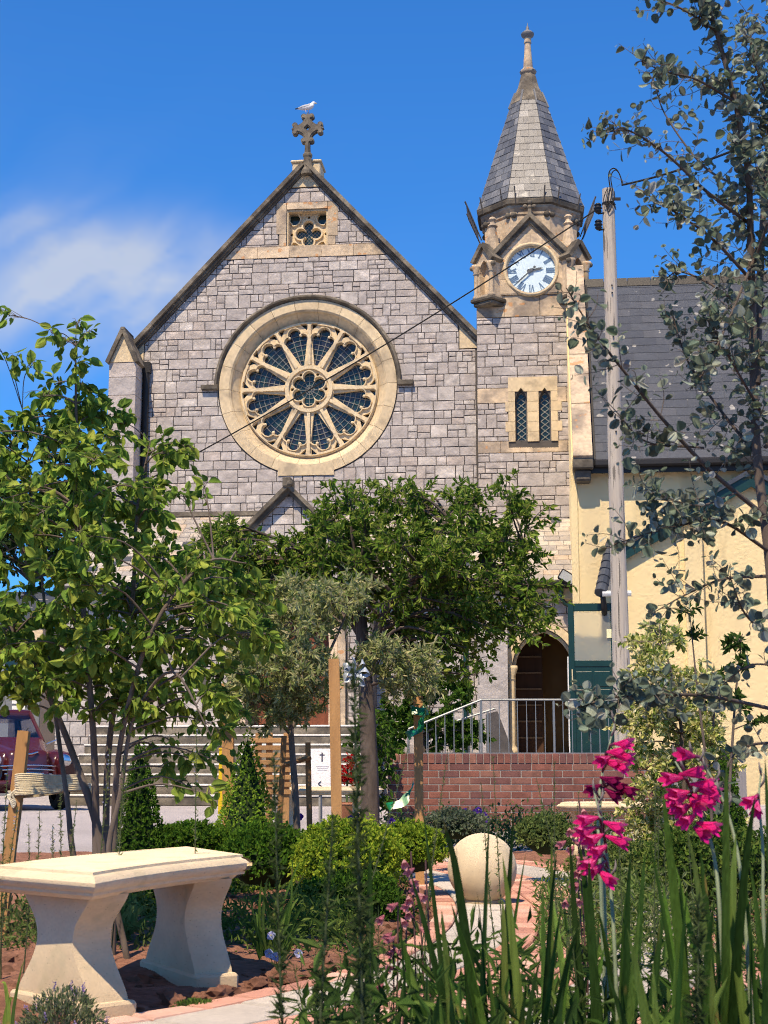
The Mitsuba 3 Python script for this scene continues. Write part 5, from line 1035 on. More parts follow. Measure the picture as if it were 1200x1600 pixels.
def dense(key, C, R, n, L, W, cols, leaf=BOXL, core=(.014, .03, .008), shape='ball', seed=0, mt='leaf', spread=.16, rough=.1):
    """a clipped shrub: twiggy core and a deep shell of small leaves (R: half widths x, y and height)"""
    g = np.random.RandomState(seed); C = np.asarray(C, float)
    if shape == 'cone':
        t = 1 - np.sqrt(g.rand(n)) ; a = g.uniform(0, 2 * math.pi, n); d = np.column_stack([np.cos(a), np.sin(a), np.full(n, R[0] / R[2])]); rad = (1 - t) ** .85 * (1 + rough * (npfbm(np.column_stack([np.cos(a) * 2, np.sin(a) * 2, t * 8]) + seed, 3) - .5) * 2)
        P = np.column_stack([np.cos(a) * R[0] * rad, np.sin(a) * R[1] * rad, t * R[2]]); dep = g.rand(n) ** 1.6 * spread; P = P * np.column_stack([1 - dep, 1 - dep, np.ones(n)]) + C; cr = G().lathe([(R[0] * .72 * (1 - q) ** .85, R[2] * q * .95) for q in np.linspace(0, 1, 12)], C, 14, core)
    else:
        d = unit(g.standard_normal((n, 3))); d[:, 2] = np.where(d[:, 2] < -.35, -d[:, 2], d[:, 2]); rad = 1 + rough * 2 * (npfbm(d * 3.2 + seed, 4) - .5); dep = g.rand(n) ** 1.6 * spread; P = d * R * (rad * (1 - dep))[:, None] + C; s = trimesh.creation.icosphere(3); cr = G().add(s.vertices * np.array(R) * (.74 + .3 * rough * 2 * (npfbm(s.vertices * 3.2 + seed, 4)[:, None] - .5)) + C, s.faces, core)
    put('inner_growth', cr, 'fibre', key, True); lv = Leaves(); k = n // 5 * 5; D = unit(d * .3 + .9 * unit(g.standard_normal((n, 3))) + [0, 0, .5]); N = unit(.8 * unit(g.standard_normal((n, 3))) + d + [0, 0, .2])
    s = g.uniform(.7, 1.25, n); lv.add(P, D, N, L * s, W * s, pal(n, *cols)); lv.emit(key, leaf, mt)
def ribbon_leaf(P, w, c, fold=.35, twist=0.0, n=16, face=None):
    """a strap leaf along a curve, keeled, tapering to its tip"""
    c_ = bez(P, n); t = unit(np.gradient(c_, axis=0)); f = np.array([0, -1.0, .15]) if face is None else np.asarray(face, float); u = np.linspace(0, 1, n)
    s = unit(np.cross(t, f)); a = twist * u; nn = np.cross(s, t); s = s * np.cos(a)[:, None] + nn * np.sin(a)[:, None]; nn = np.cross(s, t); ww = w / 2 * np.minimum(1, .55 + 2.2 * u) * np.clip((1 - u) / .55, 0, 1) ** .7
    V = np.stack([c_ + s * ww[:, None] + nn * (ww * fold)[:, None], c_ , c_ - s * ww[:, None] + nn * (ww * fold)[:, None]], 1).reshape(-1, 3)
    F = [[3 * i + j, 3 * i + j + 1, 3 * i + j + 4, 3 * i + j + 3] for i in range(n - 1) for j in (0, 1)]; return G().add(V, F, c)

# ---------------------------------------------------------------- trees far behind
FT = [('dark distant tree seen through the small tree left of the church', [(-40, 900), (-30, 700), (30, 650), (70, 668), (110, 700), (125, 900)], 36.0, 39.0, (.03, .055, .022), 15), ('distant green tree standing behind the shop roof at the left edge', [(-150, 960), (-140, 800), (-60, 740), (0, 800), (10, 960)], 37.0, 41.0, (.045, .075, .022), 16)]
for lb, pg, y0, y1, col, sd in FT:
    k = thing('background_tree', lb, 'tree'); b = at(np.mean([p[0] for p in pg]), 1100, (y0 + y1) / 2); b[2] = 0
    grow(k, [([b, b + [0.1, 0, 2], b + [0, 0, 5.2]], [.22, .16, .06])], fill(pg, 26, y0, y1, .75, sd), DIAM, 7000, .16, .10, [col, tuple(np.array(col) * 1.5)], tw=6, twig_r=.012, br_r=.05)

# ---------------------------------------------------------------- dark evergreen tree before the church
k = thing('evergreen_tree', 'dense dark green broadleaf tree before the church porch', 'tree'); Y_ = 12.2; pt = lambda x, y, dY=0: at(x, y, Y_ + dY)
b = gnd(577, 1345); b = at(577, 1200 + .71 / Y_ * 2400, Y_)
stems = [([b, pt(578, 1230), pt(573, 1100), pt(566, 990), pt(560, 900)], [.085, .07, .062, .05, .03]), ([pt(571, 1060), pt(600, 960, -.2), pt(660, 880, -.3), pt(700, 810, -.2)], [.04, .034, .025, .012]), ([pt(568, 1000), pt(520, 920, .2), pt(470, 860, .1), pt(400, 830)], [.036, .03, .02, .01]), ([pt(575, 1040), pt(650, 960, .3), pt(740, 910, .3), pt(820, 860, .1)], [.036, .03, .02, .01])]
crown = [(305, 840), (330, 812), (375, 850), (410, 892), (455, 880), (485, 815), (520, 785), (575, 770), (610, 757), (660, 765), (705, 755), (760, 775), (815, 782), (832, 802), (822, 850), (832, 900), (868, 930), (868, 975), (835, 1000), (790, 985), (770, 1010), (740, 1040), (690, 1045), (640, 1020), (600, 985), (540, 975), (470, 960), (400, 940), (340, 925), (318, 880)]
cl_ = fill(crown, 140, 11.2, 13.2, .205, 3) + [clump_px(x, y, 12.0 + .4 * rng.uniform(-1, 1), r) for x, y, r in [(a_, b_, r_ * 1.28) for a_, b_, r_ in ((330, 850, .17), (352, 885, .17), (388, 905, .15), (425, 925, .16), (462, 915, .15), (440, 950, .16), (370, 925, .16), (330, 905, .15), (310, 870, .12), (480, 890, .15), (398, 858, .13), (432, 862, .13), (462, 850, .12), (345, 835, .13), (490, 830, .14), (375, 870, .15), (660, 1050, .14), (700, 1062, .13), (745, 1055, .12), (620, 1030, .14))]]
grow(k, stems, cl_, OVATE, 30000, .064, .036, [(.115, .20, .03), (.17, .265, .04), (.07, .135, .02), (.28, .35, .07)], tw=11, droop=.15, bark=.12, limit=290, br_r=.018, twig_r=.004, norm_up=.5)

# ---------------------------------------------------------------- small multi-stemmed tree at the left
k = thing('small_tree', 'small multi-stemmed tree with drooping oval leaves behind the near bench', 'tree'); pt = lambda x, y, Y=5.8: at(x, y, Y)
gb = lambda x, Y: at(x, 1200 + .71 / Y * 2400, Y)
stems = [([gb(165, 5.9), pt(158, 1320), pt(118, 1190), pt(82, 1100), pt(50, 1030), pt(5, 965)], [.019, .017, .013, .011, .009, .006]), ([gb(152, 5.8), pt(150, 1300), pt(146, 1150, 5.7), pt(130, 950, 5.7), pt(120, 700, 5.7), pt(118, 540, 5.6)], [.017, .015, .012, .010, .007, .002]),
    ([gb(160, 6.0), pt(165, 1310, 6), pt(172, 1150, 6), pt(205, 960, 6.0), pt(215, 790, 6), pt(235, 690, 6)], [.016, .014, .012, .009, .006, .002]), ([gb(175, 5.7), pt(178, 1300, 5.7), pt(190, 1150, 5.6), pt(240, 980, 5.5), pt(320, 880, 5.5), pt(385, 880, 5.5)], [.015, .013, .010, .008, .005, .002]),
    ([gb(145, 5.9), pt(115, 1340, 5.9), pt(105, 1250, 5.9), pt(85, 1100, 6), pt(60, 850, 6.1), pt(35, 640, 6.1)], [.013, .012, .010, .008, .005, .002]), ([gb(200, 5.6), pt(170, 1345, 5.6), pt(188, 1240, 5.6), pt(210, 1120, 5.6), pt(270, 1050, 5.4), pt(330, 1150, 5.4)], [.012, .011, .009, .007, .005, .002])]
outl = [(-60, 1080), (-60, 640), (0, 700), (60, 690), (110, 640), (170, 655), (225, 700), (268, 690), (285, 760), (262, 800), (250, 840), (300, 860), (350, 862), (400, 880), (425, 940), (430, 1010), (395, 1050), (330, 1045), (300, 1000), (270, 1075), (190, 1100), (120, 1100), (60, 1080)]
cl_ = fill(outl, 150, 5.2, 6.5, .095, 5)
for x, y, r in ((120, 570, .06), (100, 540, .05), (128, 600, .07), (85, 600, .06), (60, 620, .06), (20, 560, .05), (-20, 520, .06), (150, 630, .07), (100, 650, .08), (30, 660, .08), (330, 1130, .07), (345, 1190, .06), (325, 1240, .05), (250, 1120, .05), (275, 1160, .04), (375, 1110, .06), (300, 700, .04), (320, 760, .03), (285, 770, .05), (380, 1010, .07), (415, 990, .06), (20, 1075, .08), (70, 1065, .09), (120, 1075, .09), (170, 1080, .09), (215, 1090, .09), (255, 1085, .08), (300, 1050, .09), (350, 1060, .08), (390, 960, .09), (350, 940, .09), (300, 940, .1), (360, 1100, .06), (310, 1190, .06), (265, 1200, .05), (230, 1140, .07), (200, 1130, .05), (150, 1110, .07), (90, 1100, .07), (40, 1105, .06), (290, 1100, .08), (330, 1090, .08), (300, 1230, .05), (250, 1170, .05), (345, 1150, .06), (400, 1060, .06), (125, 500, .035), (80, 520, .035), (5, 490, .04), (140, 520, .04), (50, 570, .05)): cl_.append(clump_px(x, y, 5.7 + .2 * rng.uniform(-1, 1), r))
grow(k, stems, cl_, OVATE, 10000, .055, .046, [(.17, .28, .05), (.23, .34, .06), (.11, .19, .04), (.31, .39, .07)], tw=6, droop=.5, bark=.45, limit=290, br_r=.005, twig_r=.0014, wild=.75, norm_up=.45)

# ---------------------------------------------------------------- olive tree
k = thing('olive_tree', 'young olive tree with fine grey green leaves in the middle of the garden', 'tree'); Y_ = 9.0; pt = lambda x, y, dY=0: at(x, y, Y_ + dY)
stems = [([at(468, 1200 + .71 / Y_ * 2400, Y_), pt(462, 1250), pt(455, 1150), pt(450, 1060), pt(470, 960)], [.022, .02, .017, .012, .004]), ([pt(455, 1140), pt(500, 1050, .1), pt(540, 960, .1), pt(545, 915)], [.012, .01, .006, .002]), ([pt(456, 1150), pt(400, 1080), pt(375, 1010), pt(400, 950)], [.011, .009, .006, .002]), ([pt(500, 1050, .1), pt(580, 1040, .2), pt(650, 1060, .2)], [.008, .006, .002])]
outl = [(352, 1050), (362, 960), (400, 925), (450, 915), (500, 905), (550, 910), (578, 930), (560, 985), (520, 1010), (505, 1060), (490, 1115), (440, 1140), (385, 1130), (352, 1100)]
cl_ = fill(outl, 84, 8.4, 9.6, .105, 7) + fill([(360, 1060), (380, 1000), (500, 1000), (520, 1060), (500, 1125), (440, 1140), (370, 1120)], 26, 8.3, 9.2, .10, 77) + fill([(560, 1000), (640, 985), (690, 1030), (690, 1085), (640, 1100), (590, 1090), (560, 1060)], 22, 8.7, 9.4, .085, 8)
grow(k, stems, cl_, NARROW, 23000, .050, .0145, [(.29, .34, .13), (.38, .41, .19), (.20, .25, .085), (.47, .47, .25)], tw=9, droop=.0, bark=.5, br_r=.006, twig_r=.0016, wild=.8, norm_up=.2)

# ---------------------------------------------------------------- eucalyptus at the right
k = thing('eucalyptus', 'tall eucalyptus with round blue grey leaves along the right edge', 'tree'); E_ = 3.7
def ep(l): return [at(x, y, Y) for x, y, Y in l]
eb = at(1270, 1200 + .71 / E_ * 2400, E_)
ST_ = [([(1262, 1640, 3.7), (1222, 1200, 3.7), (1205, 900, 3.72), (1182, 700, 3.75), (1174, 430, 3.75), (1166, 250, 3.7), (1125, 70, 3.65), (1080, -60, 3.6)], .017, .004), ([(1182, 600, 3.75), (1190, 380, 3.85), (1203, 180, 3.9), (1215, -40, 3.95)], .011, .004),
    ([(1172, 350, 3.75), (1105, 300, 3.65), (1040, 240, 3.55), (985, 205, 3.5), (955, 205, 3.48)], .005, .0014), ([(1150, 160, 3.68), (1090, 125, 3.6), (1040, 112, 3.55), (1000, 95, 3.5)], .004, .0013), ([(1135, 60, 3.66), (1085, 25, 3.6), (1045, 5, 3.6), (1010, -4, 3.6)], .004, .0013),
    ([(1172, 300, 3.74), (1100, 260, 3.9), (1040, 180, 4.0), (1020, 120, 4.0)], .004, .0013), ([(1176, 440, 3.75), (1115, 375, 3.6), (1060, 335, 3.5), (1005, 300, 3.45)], .005, .0014), ([(1178, 500, 3.75), (1120, 450, 3.85), (1065, 425, 3.9), (1040, 435, 3.9)], .0045, .0014),
    ([(1200, 810, 3.72), (1110, 735, 3.6), (1040, 660, 3.5), (975, 580, 3.42), (925, 515, 3.38), (885, 450, 3.35)], .0065, .0014), ([(1190, 720, 3.75), (1125, 640, 3.85), (1075, 565, 3.9), (1050, 490, 3.9)], .005, .0014), ([(1200, 860, 3.72), (1125, 815, 3.6), (1045, 825, 3.5), (960, 850, 3.42)], .005, .0014),
    ([(1204, 900, 3.72), (1130, 905, 3.85), (1070, 930, 3.9), (1025, 955, 3.9)], .0045, .0013), ([(1216, 1110, 3.7), (1120, 1090, 3.5), (1040, 1085, 3.4), (960, 1090, 3.32), (905, 1105, 3.3)], .005, .0013), ([(1220, 1160, 3.7), (1170, 1165, 3.6), (1140, 1190, 3.55), (1125, 1250, 3.5)], .004, .0013),
    ([(1212, 1000, 3.7), (1165, 960, 3.5), (1140, 900, 3.4)], .004, .0013), ([(1190, 480, 3.8), (1230, 420, 3.8), (1260, 340, 3.8)], .005, .0015), ([(1195, 700, 3.75), (1240, 640, 3.7), (1275, 560, 3.7)], .005, .0015), ([(1100, 700, 3.58), (1010, 690, 3.55), (960, 640, 3.5)], .003, .0012), ([(1150, 770, 3.65), (1090, 790, 3.5), (1020, 770, 3.4)], .003, .0012), ([(1180, 400, 3.75), (1130, 520, 3.5), (1095, 590, 3.4)], .004, .0013), ([(1187, 640, 3.75), (1140, 560, 3.6), (1105, 500, 3.55)], .004, .0013), ([(1218, 1040, 3.7), (1170, 1040, 3.9), (1130, 1070, 4.0)], .003, .0012), ([(1205, 160, 3.9), (1180, 100, 3.85), (1170, 40, 3.85)], .004, .0013), ([(1175, 420, 3.75), (1215, 300, 3.6), (1235, 220, 3.55)], .004, .0013)]
lv, tg = Leaves(), G(); rr = np.random.RandomState(23)
DENS = [1.0, 1.2, 1.0, 1.0, 1.0, .7, 1.1, 1.0, .75, 1.0, 1.2, .8, 1.5, .6, .9, 1.2, 1.2, .8, 1.2, 1.3, 1.3, .6, 1.3, 1.3]
for si, (pts, r0, r1) in enumerate(ST_):
    c = bez(ep(pts), 40); L_ = np.linalg.norm(np.diff(c, axis=0), axis=1).sum(); put('trunk' if si == 0 else 'branch', G().tube(c, np.linspace(r0, r1, 40), 7, (.25 if si < 2 else .12, 0, 0)), 'bark', k, True)
    n = int(L_ / .0225 * DENS[si]); lo = .12 if si > 1 else .38
    for j in range(n):
        u = lo + (1 - lo) * ((j + rr.rand()) / n) ** .8; i_ = u * 39; o = np.array([np.interp(i_, np.arange(40), c[:, q]) for q in range(3)]); td = unit(c[min(39, int(i_) + 1)] - c[max(0, int(i_) - 1)])
        ln = rr.uniform(.05, .15) * (1.15 - .55 * u) * (1.3 if si < 2 else 1); d = unit(td * .7 + rdir(1)[0] * .9 + [0, 0, .15]); e = o + d * ln; m = (o + e) / 2 + rng.uniform(-.012, .012, 3); t = bez([o, m, e], 6); tg.tube(t, np.linspace(.0013, .0007, 6), 3, (.35, 0, 0), cap=False)
        kk = 2 * max(2, int(ln / .019)); uu = np.repeat(np.linspace(.15, 1, kk // 2), 2); p = np.array([np.interp(uu, np.linspace(0, 1, 6), t[:, q]) for q in range(3)]).T; ax = unit(np.cross(d, rdir(1)[0])); bx = np.cross(d, ax); jj = np.arange(kk); ph = (jj // 2) * 1.57 + rr.uniform(-.4, .4, kk); sd = (ax * np.cos(ph)[:, None] + bx * np.sin(ph)[:, None]) * np.where(jj % 2, 1, -1)[:, None]
        D = unit(sd + .35 * d + rr.uniform(-.3, .3, (kk, 3))); N = unit(d + .7 * rdir(kk)); s = rr.uniform(.6, 1.15, kk) * np.where(uu > .9, .55, 1); keep = rr.rand(kk) < .82
        lv.add((p + D * .004)[keep], D[keep], N[keep], (.027 * s)[keep], (.026 * s * rr.uniform(.8, 1.05, kk))[keep], pal(kk, (.14, .18, .135), (.19, .235, .18), (.10, .135, .098), (.31, .35, .29), (.12, .145, .105))[keep])
put('twigs', tg, 'bark', k, True, kind='stuff'); lv.emit(k, ROUND, 'matt_leaf', 290)

# ---------------------------------------------------------------- shrubs
k = thing('variegated_shrub', 'tall shrub with cream and yellow variegated leaves at the right before the yellow wall', 'shrub'); Y_ = 10.0; pt = lambda x, y, dY=0: at(x, y, Y_ + dY)
grow(k, [([at(1075, 1200 + .71 / Y_ * 2400, Y_), pt(1070, 1250), pt(1060, 1100), pt(1030, 985)], [.02, .016, .01, .003]), ([at(1090, 1200 + .71 / Y_ * 2400, Y_), pt(1100, 1250), pt(1115, 1120), pt(1110, 1060)], [.018, .014, .009, .003])],
    fill([(985, 1340), (975, 1230), (985, 1100), (990, 1020), (1010, 960), (1040, 965), (1060, 1010), (1100, 1060), (1130, 1110), (1150, 1200), (1150, 1340)], 90, 9.5, 10.7, .12, 12), BOXL, 17000, .046, .025, [(.62, .60, .26), (.72, .69, .40), (.36, .42, .11), (.16, .24, .05), (.50, .52, .18)], tw=9, droop=.0, bark=.4, br_r=.006, twig_r=.0018, norm_up=.4)
k = thing('leafy_shoots', 'loose dark green leafy shoots left of the eucalyptus by the yellow wall', 'shrub'); Y_ = 8.0; pt = lambda x, y: at(x, y, Y_)
grow(k, [([at(1120, 1200 + .71 / Y_ * 2400, Y_), pt(1110, 1250), pt(1090, 1080), pt(1078, 960)], [.010, .008, .006, .002]), ([at(1130, 1200 + .71 / Y_ * 2400, Y_), pt(1140, 1230), pt(1150, 1080), pt(1160, 990)], [.010, .008, .006, .002])],
    [clump_px(x, y, Y_ + .1 * rng.uniform(-1, 1), r) for x, y, r in ((1078, 955, .06), (1082, 1000, .06), (1155, 1000, .07), (1130, 1050, .06), (1170, 1040, .06), (1150, 1100, .07), (1185, 1130, .06), (1100, 1090, .05), (1140, 1010, .05))], DIAM, 520, .05, .022, [(.05, .10, .025), (.07, .13, .03)], tw=5, droop=0, br_r=.004)
for lb, (xc, yt, hw_, Y_), cols, sd in (('bright green clipped box cone beside the timber post', (385, 1142, 58, 9.0), [(.20, .34, .04), (.26, .39, .045), (.13, .24, .03)], 31), ('dark clipped box cone in the shade of the small tree', (216, 1150, 48, 7.6), [(.06, .13, .02), (.085, .17, .022)], 32), ('dark green clipped box cone at the right below the eucalyptus', (1136, 1172, 42, 8.6), [(.075, .16, .022), (.10, .20, .025), (.05, .11, .018)], 33)):
    k = thing('box_cone', lb, 'shrub'); h = at(xc, yt, Y_)[2]; c = at(xc, 1300, Y_); dense(k, [c[0], Y_, 0], (hw_ * Y_ / 2400 * 1.25, hw_ * Y_ / 2400 * 1.25, h), 5200, .022, .015, cols, shape='cone', seed=sd, rough=.26)
for lb, (xc, yc, rx, rz, Y_), n, cols, sd in (('yellow green clipped box ball in the middle of the left bed', (545, 1352, 84, 66, 7.7), 5200, [(.28, .38, .04), (.36, .45, .05), (.18, .29, .03)], 41), ('smaller box ball right of the middle one, next to the path', (640, 1332, 56, 42, 8.6), 3200, [(.23, .34, .035), (.16, .26, .026), (.28, .38, .04)], 42), ('low dark box mound in front of the box balls', (545, 1430, 92, 62, 7.2), 4200, [(.055, .12, .018), (.08, .17, .02), (.035, .08, .014)], 43), ('green box mound at the foot of the bright box cone', (415, 1345, 75, 52, 8.2), 3800, [(.075, .165, .02), (.05, .12, .018), (.10, .2, .022)], 44), ('low clipped box hedge behind the near bench', (300, 1318, 62, 30, 8.4), 2600, [(.10, .19, .02), (.06, .135, .018)], 45),
    ('rounded green shrub left of the right hand bench', (852, 1308, 42, 34, 9.6), 2000, [(.14, .20, .06), (.19, .25, .08), (.10, .15, .045)], 46), ('grey green mound by the ribboned stake', (712, 1292, 48, 26, 10.5), 2200, [(.13, .175, .11), (.18, .22, .15), (.09, .125, .08)], 47), ('yellow green mound under the right hand bench', (985, 1372, 95, 50, 8.2), 4200, [(.15, .20, .05), (.22, .27, .08), (.08, .13, .03)], 48), ('low leafy mound at the right below the box cone', (1120, 1360, 110, 70, 6.8), 4200, [(.10, .17, .03), (.15, .22, .05), (.05, .10, .02)], 49)):
    k = thing('box_shrub', lb, 'shrub'); p = at(xc, yc, Y_); s = Y_ / 2400; dense(k, p, (rx * s, rx * s, rz * s), n, .026, .017, cols, seed=sd, rough=.34, spread=.24)
for lb, pg, y0, y1, n in (('dark green hedge behind the sloping railing', [(596, 1185), (596, 1110), (620, 1075), (680, 1065), (735, 1080), (748, 1185)], 18.0, 19.2, 9000), ('dark shrub behind the tree trunk by the brick wall', [(555, 1260), (560, 1120), (600, 1110), (610, 1190), (605, 1260)], 16.2, 17.0, 1600)):
    k = thing('hedge', lb, 'hedge'); y_ = (y0 + y1) / 2; x_ = np.mean([p[0] for p in pg]); b = at(x_, 1200, y_); b[2] = .6 if y_ > 17.5 else 0; grow(k, [([b, at(x_, 1150, y_)], [.03, .01])], fill(pg, 26, y0, y1, .19, 17), DIAM, n, .075, .045, [(.07, .14, .02), (.10, .19, .028), (.045, .095, .018)], tw=8, br_r=.012, twig_r=.004)

# ---------------------------------------------------------------- small plants of the foreground
def strap_plant(label, base, leaves, w, cols, name='sword_leaf_plant', cat='plant', group=None, fold=.3):
    k = thing(name, label, cat, group)
    for i, (tip, bend) in enumerate(leaves):
        b = base + rng.uniform(-.03, .03, 3) * [1, 1, 0]; tip = np.asarray(tip, float); m1 = b + (tip - b) * .4 + [bend * -.3, 0, .03]; m2 = b + (tip - b) * .78 + [bend * -.15, 0, .02 + abs(bend) * .3]
        put('leaf', ribbon_leaf([b, m1, m2, tip], w * rng.uniform(.8, 1.15), pal(1, *cols)[0], fold, rng.uniform(-.9, .9), face=unit([rng.uniform(-1.3, 1.3), -1, .2])), 'blade', k, True)
    return k
def gb_(x, Y): p = at(x, 1200, Y); p[2] = 0; return p
SW = [(.055, .115, .022), (.075, .145, .026), (.035, .075, .018), (.14, .21, .045), (.03, .065, .016)]
plants = [('clump of long sword leaves left of centre in front of the box shrubs', 592, 2.5, [(578, 1320), (640, 1500), (560, 1480)]), ('tall sword leaves rising in front of the stone ball', 745, 2.5, [(660, 1255), (640, 1358), (712, 1308), (765, 1260), (803, 1258), (822, 1330), (690, 1420), (785, 1400)]),
    ('sword leaves right of the stone ball with long dark blades', 830, 2.35, [(785, 1335), (862, 1290), (880, 1400), (848, 1370), (905, 1440), (790, 1440), (870, 1330)]), ('sword leaves under the nearest pink gladiolus', 955, 2.45, [(920, 1340), (905, 1310), (985, 1330), (1008, 1330), (1040, 1400), (935, 1420), (1000, 1420), (890, 1300)]),
    ('dense sword leaves under the tall pink gladiolus at the right', 1110, 2.3, [(1035, 1230), (1075, 1300), (1135, 1185), (1095, 1330), (1150, 1300), (1010, 1290), (1180, 1240), (1120, 1280), (1055, 1350)]), ('sword leaves at the right edge of the foreground', 1185, 2.2, [(1195, 1180), (1160, 1340), (1215, 1280), (1130, 1360), (1170, 1420), (1205, 1380)]),
    ('short sword leaves at the bottom between the gladiolus plants', 1030, 2.1, [(980, 1450), (1060, 1440), (1020, 1500), (1100, 1500), (950, 1520), (1075, 1380)]), ('dark sword leaves at the bottom right of centre', 800, 2.1, [(700, 1520), (760, 1480), (850, 1480), (880, 1540), (720, 1450), (820, 1550)])]
for lb, x, Y_, tips in plants: strap_plant(lb, gb_(x, Y_), [(at(tx, ty, Y_ + rng.uniform(-.18, .18)), rng.uniform(-.05, .05)) for tx, ty in tips] + [(at(tx + rng.uniform(-95, 95), ty + rng.uniform(20, 190), Y_ + rng.uniform(-.2, .25)), rng.uniform(-.10, .10)) for tx, ty in tips[::2]], .0155, SW)
strap_plant('pale strap leaved plant between the legs of the near bench', gb_(185, 6.3), [(at(160 + 90 * rng.rand(), 1395 + 60 * rng.rand(), 6.3 + .2 * rng.uniform(-1, 1)), rng.uniform(-.08, .08)) for _ in range(16)], .030, [(.22, .30, .10), (.14, .22, .05)], 'strap_leaf_plant')
strap_plant('narrow leaved green clump right of the near bench', gb_(425, 5.7), [(at(380 + 105 * rng.rand(), 1340 + 130 * rng.rand(), 5.7 + .2 * rng.uniform(-1, 1)), rng.uniform(-.08, .08)) for _ in range(34)], .013, [(.12, .20, .045), (.07, .14, .03)], 'strap_leaf_plant')
strap_plant('few bright grass blades at the bottom left corner', gb_(25, 3.9), [(at(38, 1500, 3.9), .02), (at(2, 1535, 3.9), -.05), (at(20, 1560, 3.9), .03)], .014, [(.20, .28, .05)], 'strap_leaf_plant')
strap_plant('bright strap leaves low in the bed before the box mound', gb_(470, 6.6), [(at(440 + 130 * rng.rand(), 1430 + 60 * rng.rand(), 6.5 + .2 * rng.uniform(-1, 1)), rng.uniform(-.1, .1)) for _ in range(16)], .014, [(.13, .21, .05)], 'strap_leaf_plant')

def bell(o, d, L, r, cols, open_=1.0, up=None):
    """a six-petalled funnel flower opening along d: list of petals"""
    d = unit(np.asarray(d, float)); a = unit(np.cross(d, [.1, .2, 1])); b = np.cross(d, a); out = []
    for i in range(6):
        t = i * math.pi / 3; rad = a * math.cos(t) + b * math.sin(t); tn = -a * math.sin(t) + b * math.cos(t); V = []
        for u, rr_, w in ((0, .12, .10), (.25, .28, .22), (.5, .42, .42), (.75, .55 + .15 * open_, .42), (.92, .7 + .3 * open_, .24), (1.0, .75 + .42 * open_, .03)):
            p = o + d * L * u * (1 - .1 * (i % 2)) + rad * r * rr_
            V += [p + tn * r * w - rad * r * w * .18, p, p - tn * r * w - rad * r * w * .18]
        F = [[3 * j + q, 3 * j + q + 1, 3 * j + q + 4, 3 * j + q + 3] for j in range(5) for q in (0, 1)]; out.append(G().add(V, F, cols[i % len(cols)]))
    return out
def gladiolus(label, pts, Y, flowers, buds, L=.038, dark=False):
    k = thing('gladiolus', label, 'flower'); base = gb_(pts[0][0], Y); P = [base] + [at(x, y, Y + .02 * i) for i, (x, y) in enumerate(pts)]; c = bez(P, 50)
    put('stem', G().tube(c, np.linspace(.0036, .0014, 50), 6, (.20, .25, .15)), 'paint', k, True)
    for (x, y, dx, dz) in flowers:
        o = at(x, y, Y - .015); fl = num(k + '__flower'); h = rng.uniform(.85, 1.15); cc = [np.array([.70, .025, .20]) * h, np.array([.78, .04, .30]) * h, np.array([.62, .02, .26]) * h, np.array([.74, .05, .24]) * h, np.array([.84, .14, .40]) * h, np.array([.66, .03, .22]) * h] if not dark else [np.array([.22, .01, .07]) * h, np.array([.30, .015, .10]) * h]
        d = unit([dx, -.55, dz]); g0 = o - d * L * .45
        for j, g in enumerate(bell(g0, d, L * rng.uniform(.9, 1.15), .0128, cc, rng.uniform(.2, .8))): put('petal', g, 'leaf', fl, True)
        i_ = np.argmin(np.linalg.norm(c - g0, axis=1)); put('tube', G().tube([c[i_], (c[i_] + g0) / 2 + [0, 0, .008], g0 + d * .004], [.0018, .0022, .0035], 6, (.20, .03, .07)), 'paint', fl, True)
    for (x, y, ln, dx) in buds:
        o = at(x, y, Y - .005); e = o + [dx * .5, -.006, ln * .75]; put('bud', G().tube(bez([o, (o + e) / 2 + [dx * .2, -.006, 0], e], 8), [.0012, .0018, .0020, .0020, .0018, .0015, .0010, .0005], 6, (.17, .15, .145) if not dark else (.10, .07, .08)), 'paint', k, True)
    return k
gladiolus('pink gladiolus with two rows of drooping blooms in front of the right hand bench', [(962, 1520), (955, 1400), (947, 1330), (938, 1280), (928, 1235)], 2.4, [(922, 1280, -.8, -.15), (918, 1298, -.8, -.3), (930, 1310, -.8, -.35), (936, 1328, -.7, -.3), (926, 1346, -.6, -.4), (958, 1290, .7, -.3), (962, 1312, .8, -.3), (930, 1358, -.6, -.3), (944, 1368, .3, -.3)], [(945, 1300, .03, .02), (940, 1275, .03, -.012), (935, 1255, .03, .012), (931, 1240, .028, -.01), (952, 1370, .035, .018)])
gladiolus('dark pink gladiolus spike standing before the end of the brick wall', [(942, 1330), (936, 1265), (940, 1215), (952, 1165), (962, 1120)], 2.75, [(962, 1175, .8, .0), (975, 1183, .8, -.1), (955, 1192, .6, -.2), (968, 1198, .8, -.25), (946, 1186, -.5, -.2), (972, 1162, .6, 0)], [(945, 1240, .03, -.02), (938, 1255, .03, -.02), (955, 1150, .03, .01), (960, 1130, .03, -.01)])
gladiolus('dark wine coloured gladiolus blooms on the shaded lower part of the brick wall spike', [(938, 1360), (934, 1290), (944, 1230)], 2.72, [(950, 1218, .6, -.2), (962, 1228, .8, -.3), (975, 1232, .6, -.35), (956, 1240, .5, -.4), (928, 1232, -.6, -.3)], [(940, 1250, .03, -.02)], dark=True)
